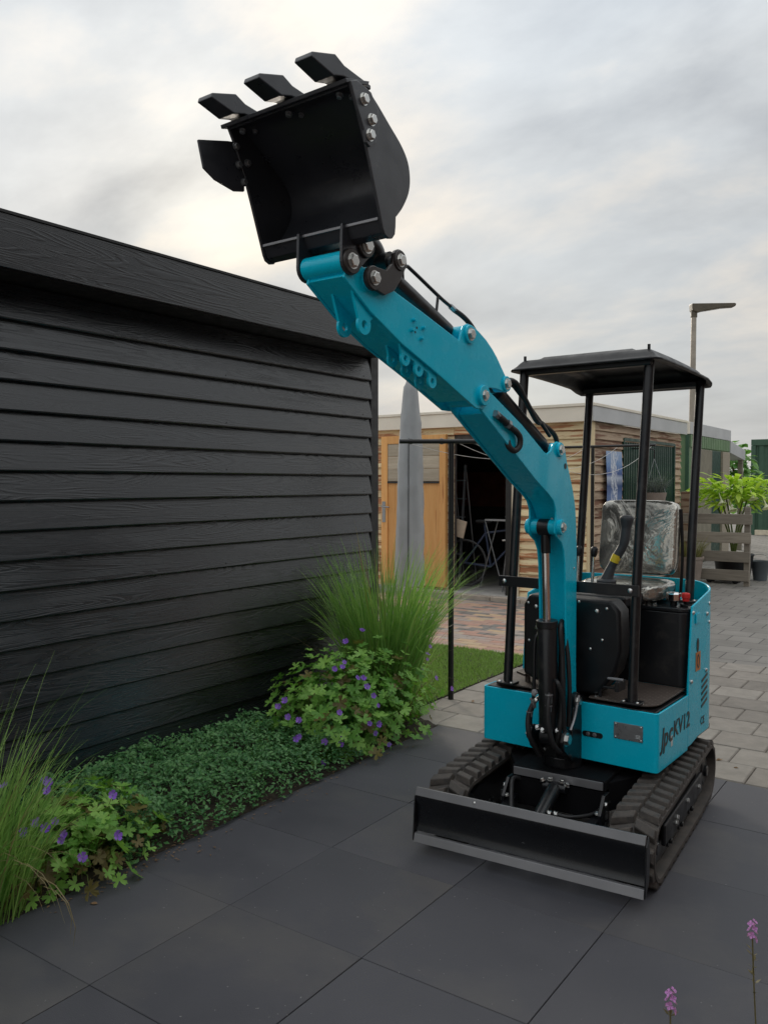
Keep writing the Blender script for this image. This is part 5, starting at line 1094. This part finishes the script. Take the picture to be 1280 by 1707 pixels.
# ---------------- bucket
BK, BL = .205, -.258
prof_b = [(-2.003, 2.582), (-1.949, 2.596), (-1.902, 2.578), (-1.83, 2.530), (-1.775, 2.492), (-1.744, 2.455), (-1.734, 2.410), (-1.742, 2.368), (-1.768, 2.325), (-1.790, 2.300), (-1.802, 2.288)]
tail = [(-1.803, 2.262), (-1.806, 2.240), (-1.818, 2.226), (-1.835, 2.222), (-1.853, 2.229), (-1.862, 2.245)]
front = [(-1.885, 2.310), (-1.912, 2.385), (-1.936, 2.450), (-1.955, 2.490), (-1.975, 2.535)]
prof_b = [tuple(v_)[:2] for v_ in spline([(y_, z_, 0) for y_, z_ in prof_b], 4)]
bk_ = MB()
for a_, b_ in ((BK, BK - .009), (BL, BL + .009)): bk_.prism(prof_b + tail + front, a_, b_)
shell_b = prof_b[:-1] + [(-1.800, 2.285), (-1.812, 2.268)]
n_ = len(shell_b); Ls = []
for i_ in range(n_):
    a_ = Vector(shell_b[max(i_ - 1, 0)]); b_ = Vector(shell_b[min(i_ + 1, n_ - 1)]); t_ = (b_ - a_).normalized(); Ls.append((shell_b[i_][0] + t_.y * .008, shell_b[i_][1] - t_.x * .008))
bk_.prism(shell_b + Ls[::-1], BL + .0095, BK - .0095)
bucket = bk_.build('bucket', 'bucket_paint', exc, .0018, smooth=32)
# rear tube / top plate that carries the ears
MB().prism([(-1.812, 2.272), (-1.800, 2.240), (-1.822, 2.228), (-1.850, 2.236), (-1.866, 2.268), (-1.858, 2.280), (-1.842, 2.262), (-1.825, 2.262)], BL + .0095, BK - .0095).build('top_plate', 'bucket_paint', bucket, .002)
MB().box(BL + .012, BK - .012, -1.871, -1.8665, 2.266, 2.274).build('edge_highlight', 'worn_steel', bucket, .001)  # bright metal strip stands in for the highlight along this edge
MB().prism([(-2.020, 2.574), (-1.930, 2.600), (-1.926, 2.612), (-2.024, 2.584)], BL - .004, BK + .004).build('lip', 'bucket_paint', bucket, .0015)
for xc in (-.210, -.027, .156):
    tt = MB(); w = .034
    V = [(-w, -1.895, 2.606), (w, -1.895, 2.606), (w, -1.895, 2.594), (-w, -1.895, 2.594), (-w, -2.030, 2.616), (w, -2.030, 2.616), (w, -2.035, 2.586), (-w, -2.035, 2.586), (-w * .95, -2.075, 2.632), (w * .95, -2.075, 2.632), (w * .95, -2.085, 2.575), (-w * .95, -2.085, 2.575), (-w * .85, -2.186, 2.606), (w * .85, -2.186, 2.606), (w * .85, -2.192, 2.592), (-w * .85, -2.192, 2.592)]
    V = [(x + xc, -1.93 + (y + 1.93) * (.76 if y < -1.93 else 1), z + .012) for x, y, z in V]; F = [(3, 2, 1, 0), (12, 13, 14, 15)]
    for i in range(3):
        a = 4 * i
        for k in range(4): F.append((a + k, a + (k + 1) % 4, a + 4 + (k + 1) % 4, a + 4 + k))
    to = tt.add(V, F).build('tooth', 'bucket_paint', bucket, .003)
    bolt((xc - .0, -1.985, 2.570), (0, -.25, -1), .0085, bucket, 'plate_metal', h=.013); bolt((xc + .028 * 0, -1.935, 2.584), (0, -.25, -1), .007, bucket, 'plate_metal', h=.010)
# side cutters
cr = MB().prism([(-2.012, 2.580), (-1.985, 2.592), (-1.925, 2.582), (-1.895, 2.545), (-1.890, 2.500), (-1.905, 2.455), (-1.930, 2.438), (-1.948, 2.445), (-1.955, 2.475), (-1.982, 2.520)], BK + .0005, BK + .0095).build('side_cutter', 'bucket_paint', bucket, .002)
for y, z in ((-1.958, 2.552), (-1.925, 2.510), (-1.932, 2.468)): bolt((BK + .0095, y, z), (1, 0, 0), .013, bucket, h=.015)
cm = Matrix.Translation((BL, -1.99, 0)) @ Matrix.Rotation(R(-10), 4, 'Z') @ Matrix.Translation((-BL, 1.99, 0))
MB(cm).prism([(-2.095, 2.525), (-2.078, 2.450), (-2.040, 2.425), (-1.975, 2.408), (-1.94, 2.415), (-1.94, 2.555), (-1.995, 2.548)], BL - .0095, BL - .0005).build('side_cutter', 'bucket_paint', bucket, .002)
for y, z in ((-1.975, 2.535), (-1.965, 2.485), (-1.945, 2.440), (-1.93, 2.50)): bolt((BL + .009, y, z), (1, 0, 0), .0095, bucket, 'plate_metal', h=.012)
ear = [(-1.885, 2.275), (-1.888, 2.180)] + [(-1.850 + .038 * math.cos(a), 2.176 + .038 * math.sin(a)) for a in np.linspace(3.3, 5.4, 7)] + [(-1.780, 2.190)] + [(-1.784 + .036 * math.cos(a), 2.233 + .036 * math.sin(a)) for a in np.linspace(-.9, 1.4, 7)] + [(-1.80, 2.285)]
for s in (-1, 1):
    eo = MB().prism(ear, s * .0835 if s < 0 else .0715, s * .0935 if s < 0 else .0810).build('ear_plate', 'bucket_paint', bucket, .002)
for c, r in (((-1.850, 2.176), .036), ((-1.784, 2.233), .034)):
    disc(c, r, .0812, .0900, 'link_black', bucket, 'washer'); disc(c, .016, -.100, .089, 'worn_steel', bucket, 'ear_pin'); bolt((.0900, *c), (1, 0, 0), .0185, bucket, h=.013, name='pin_nut'); bolt((-.094, *c), (-1, 0, 0), .020, bucket, h=.018, name='pin_nut')
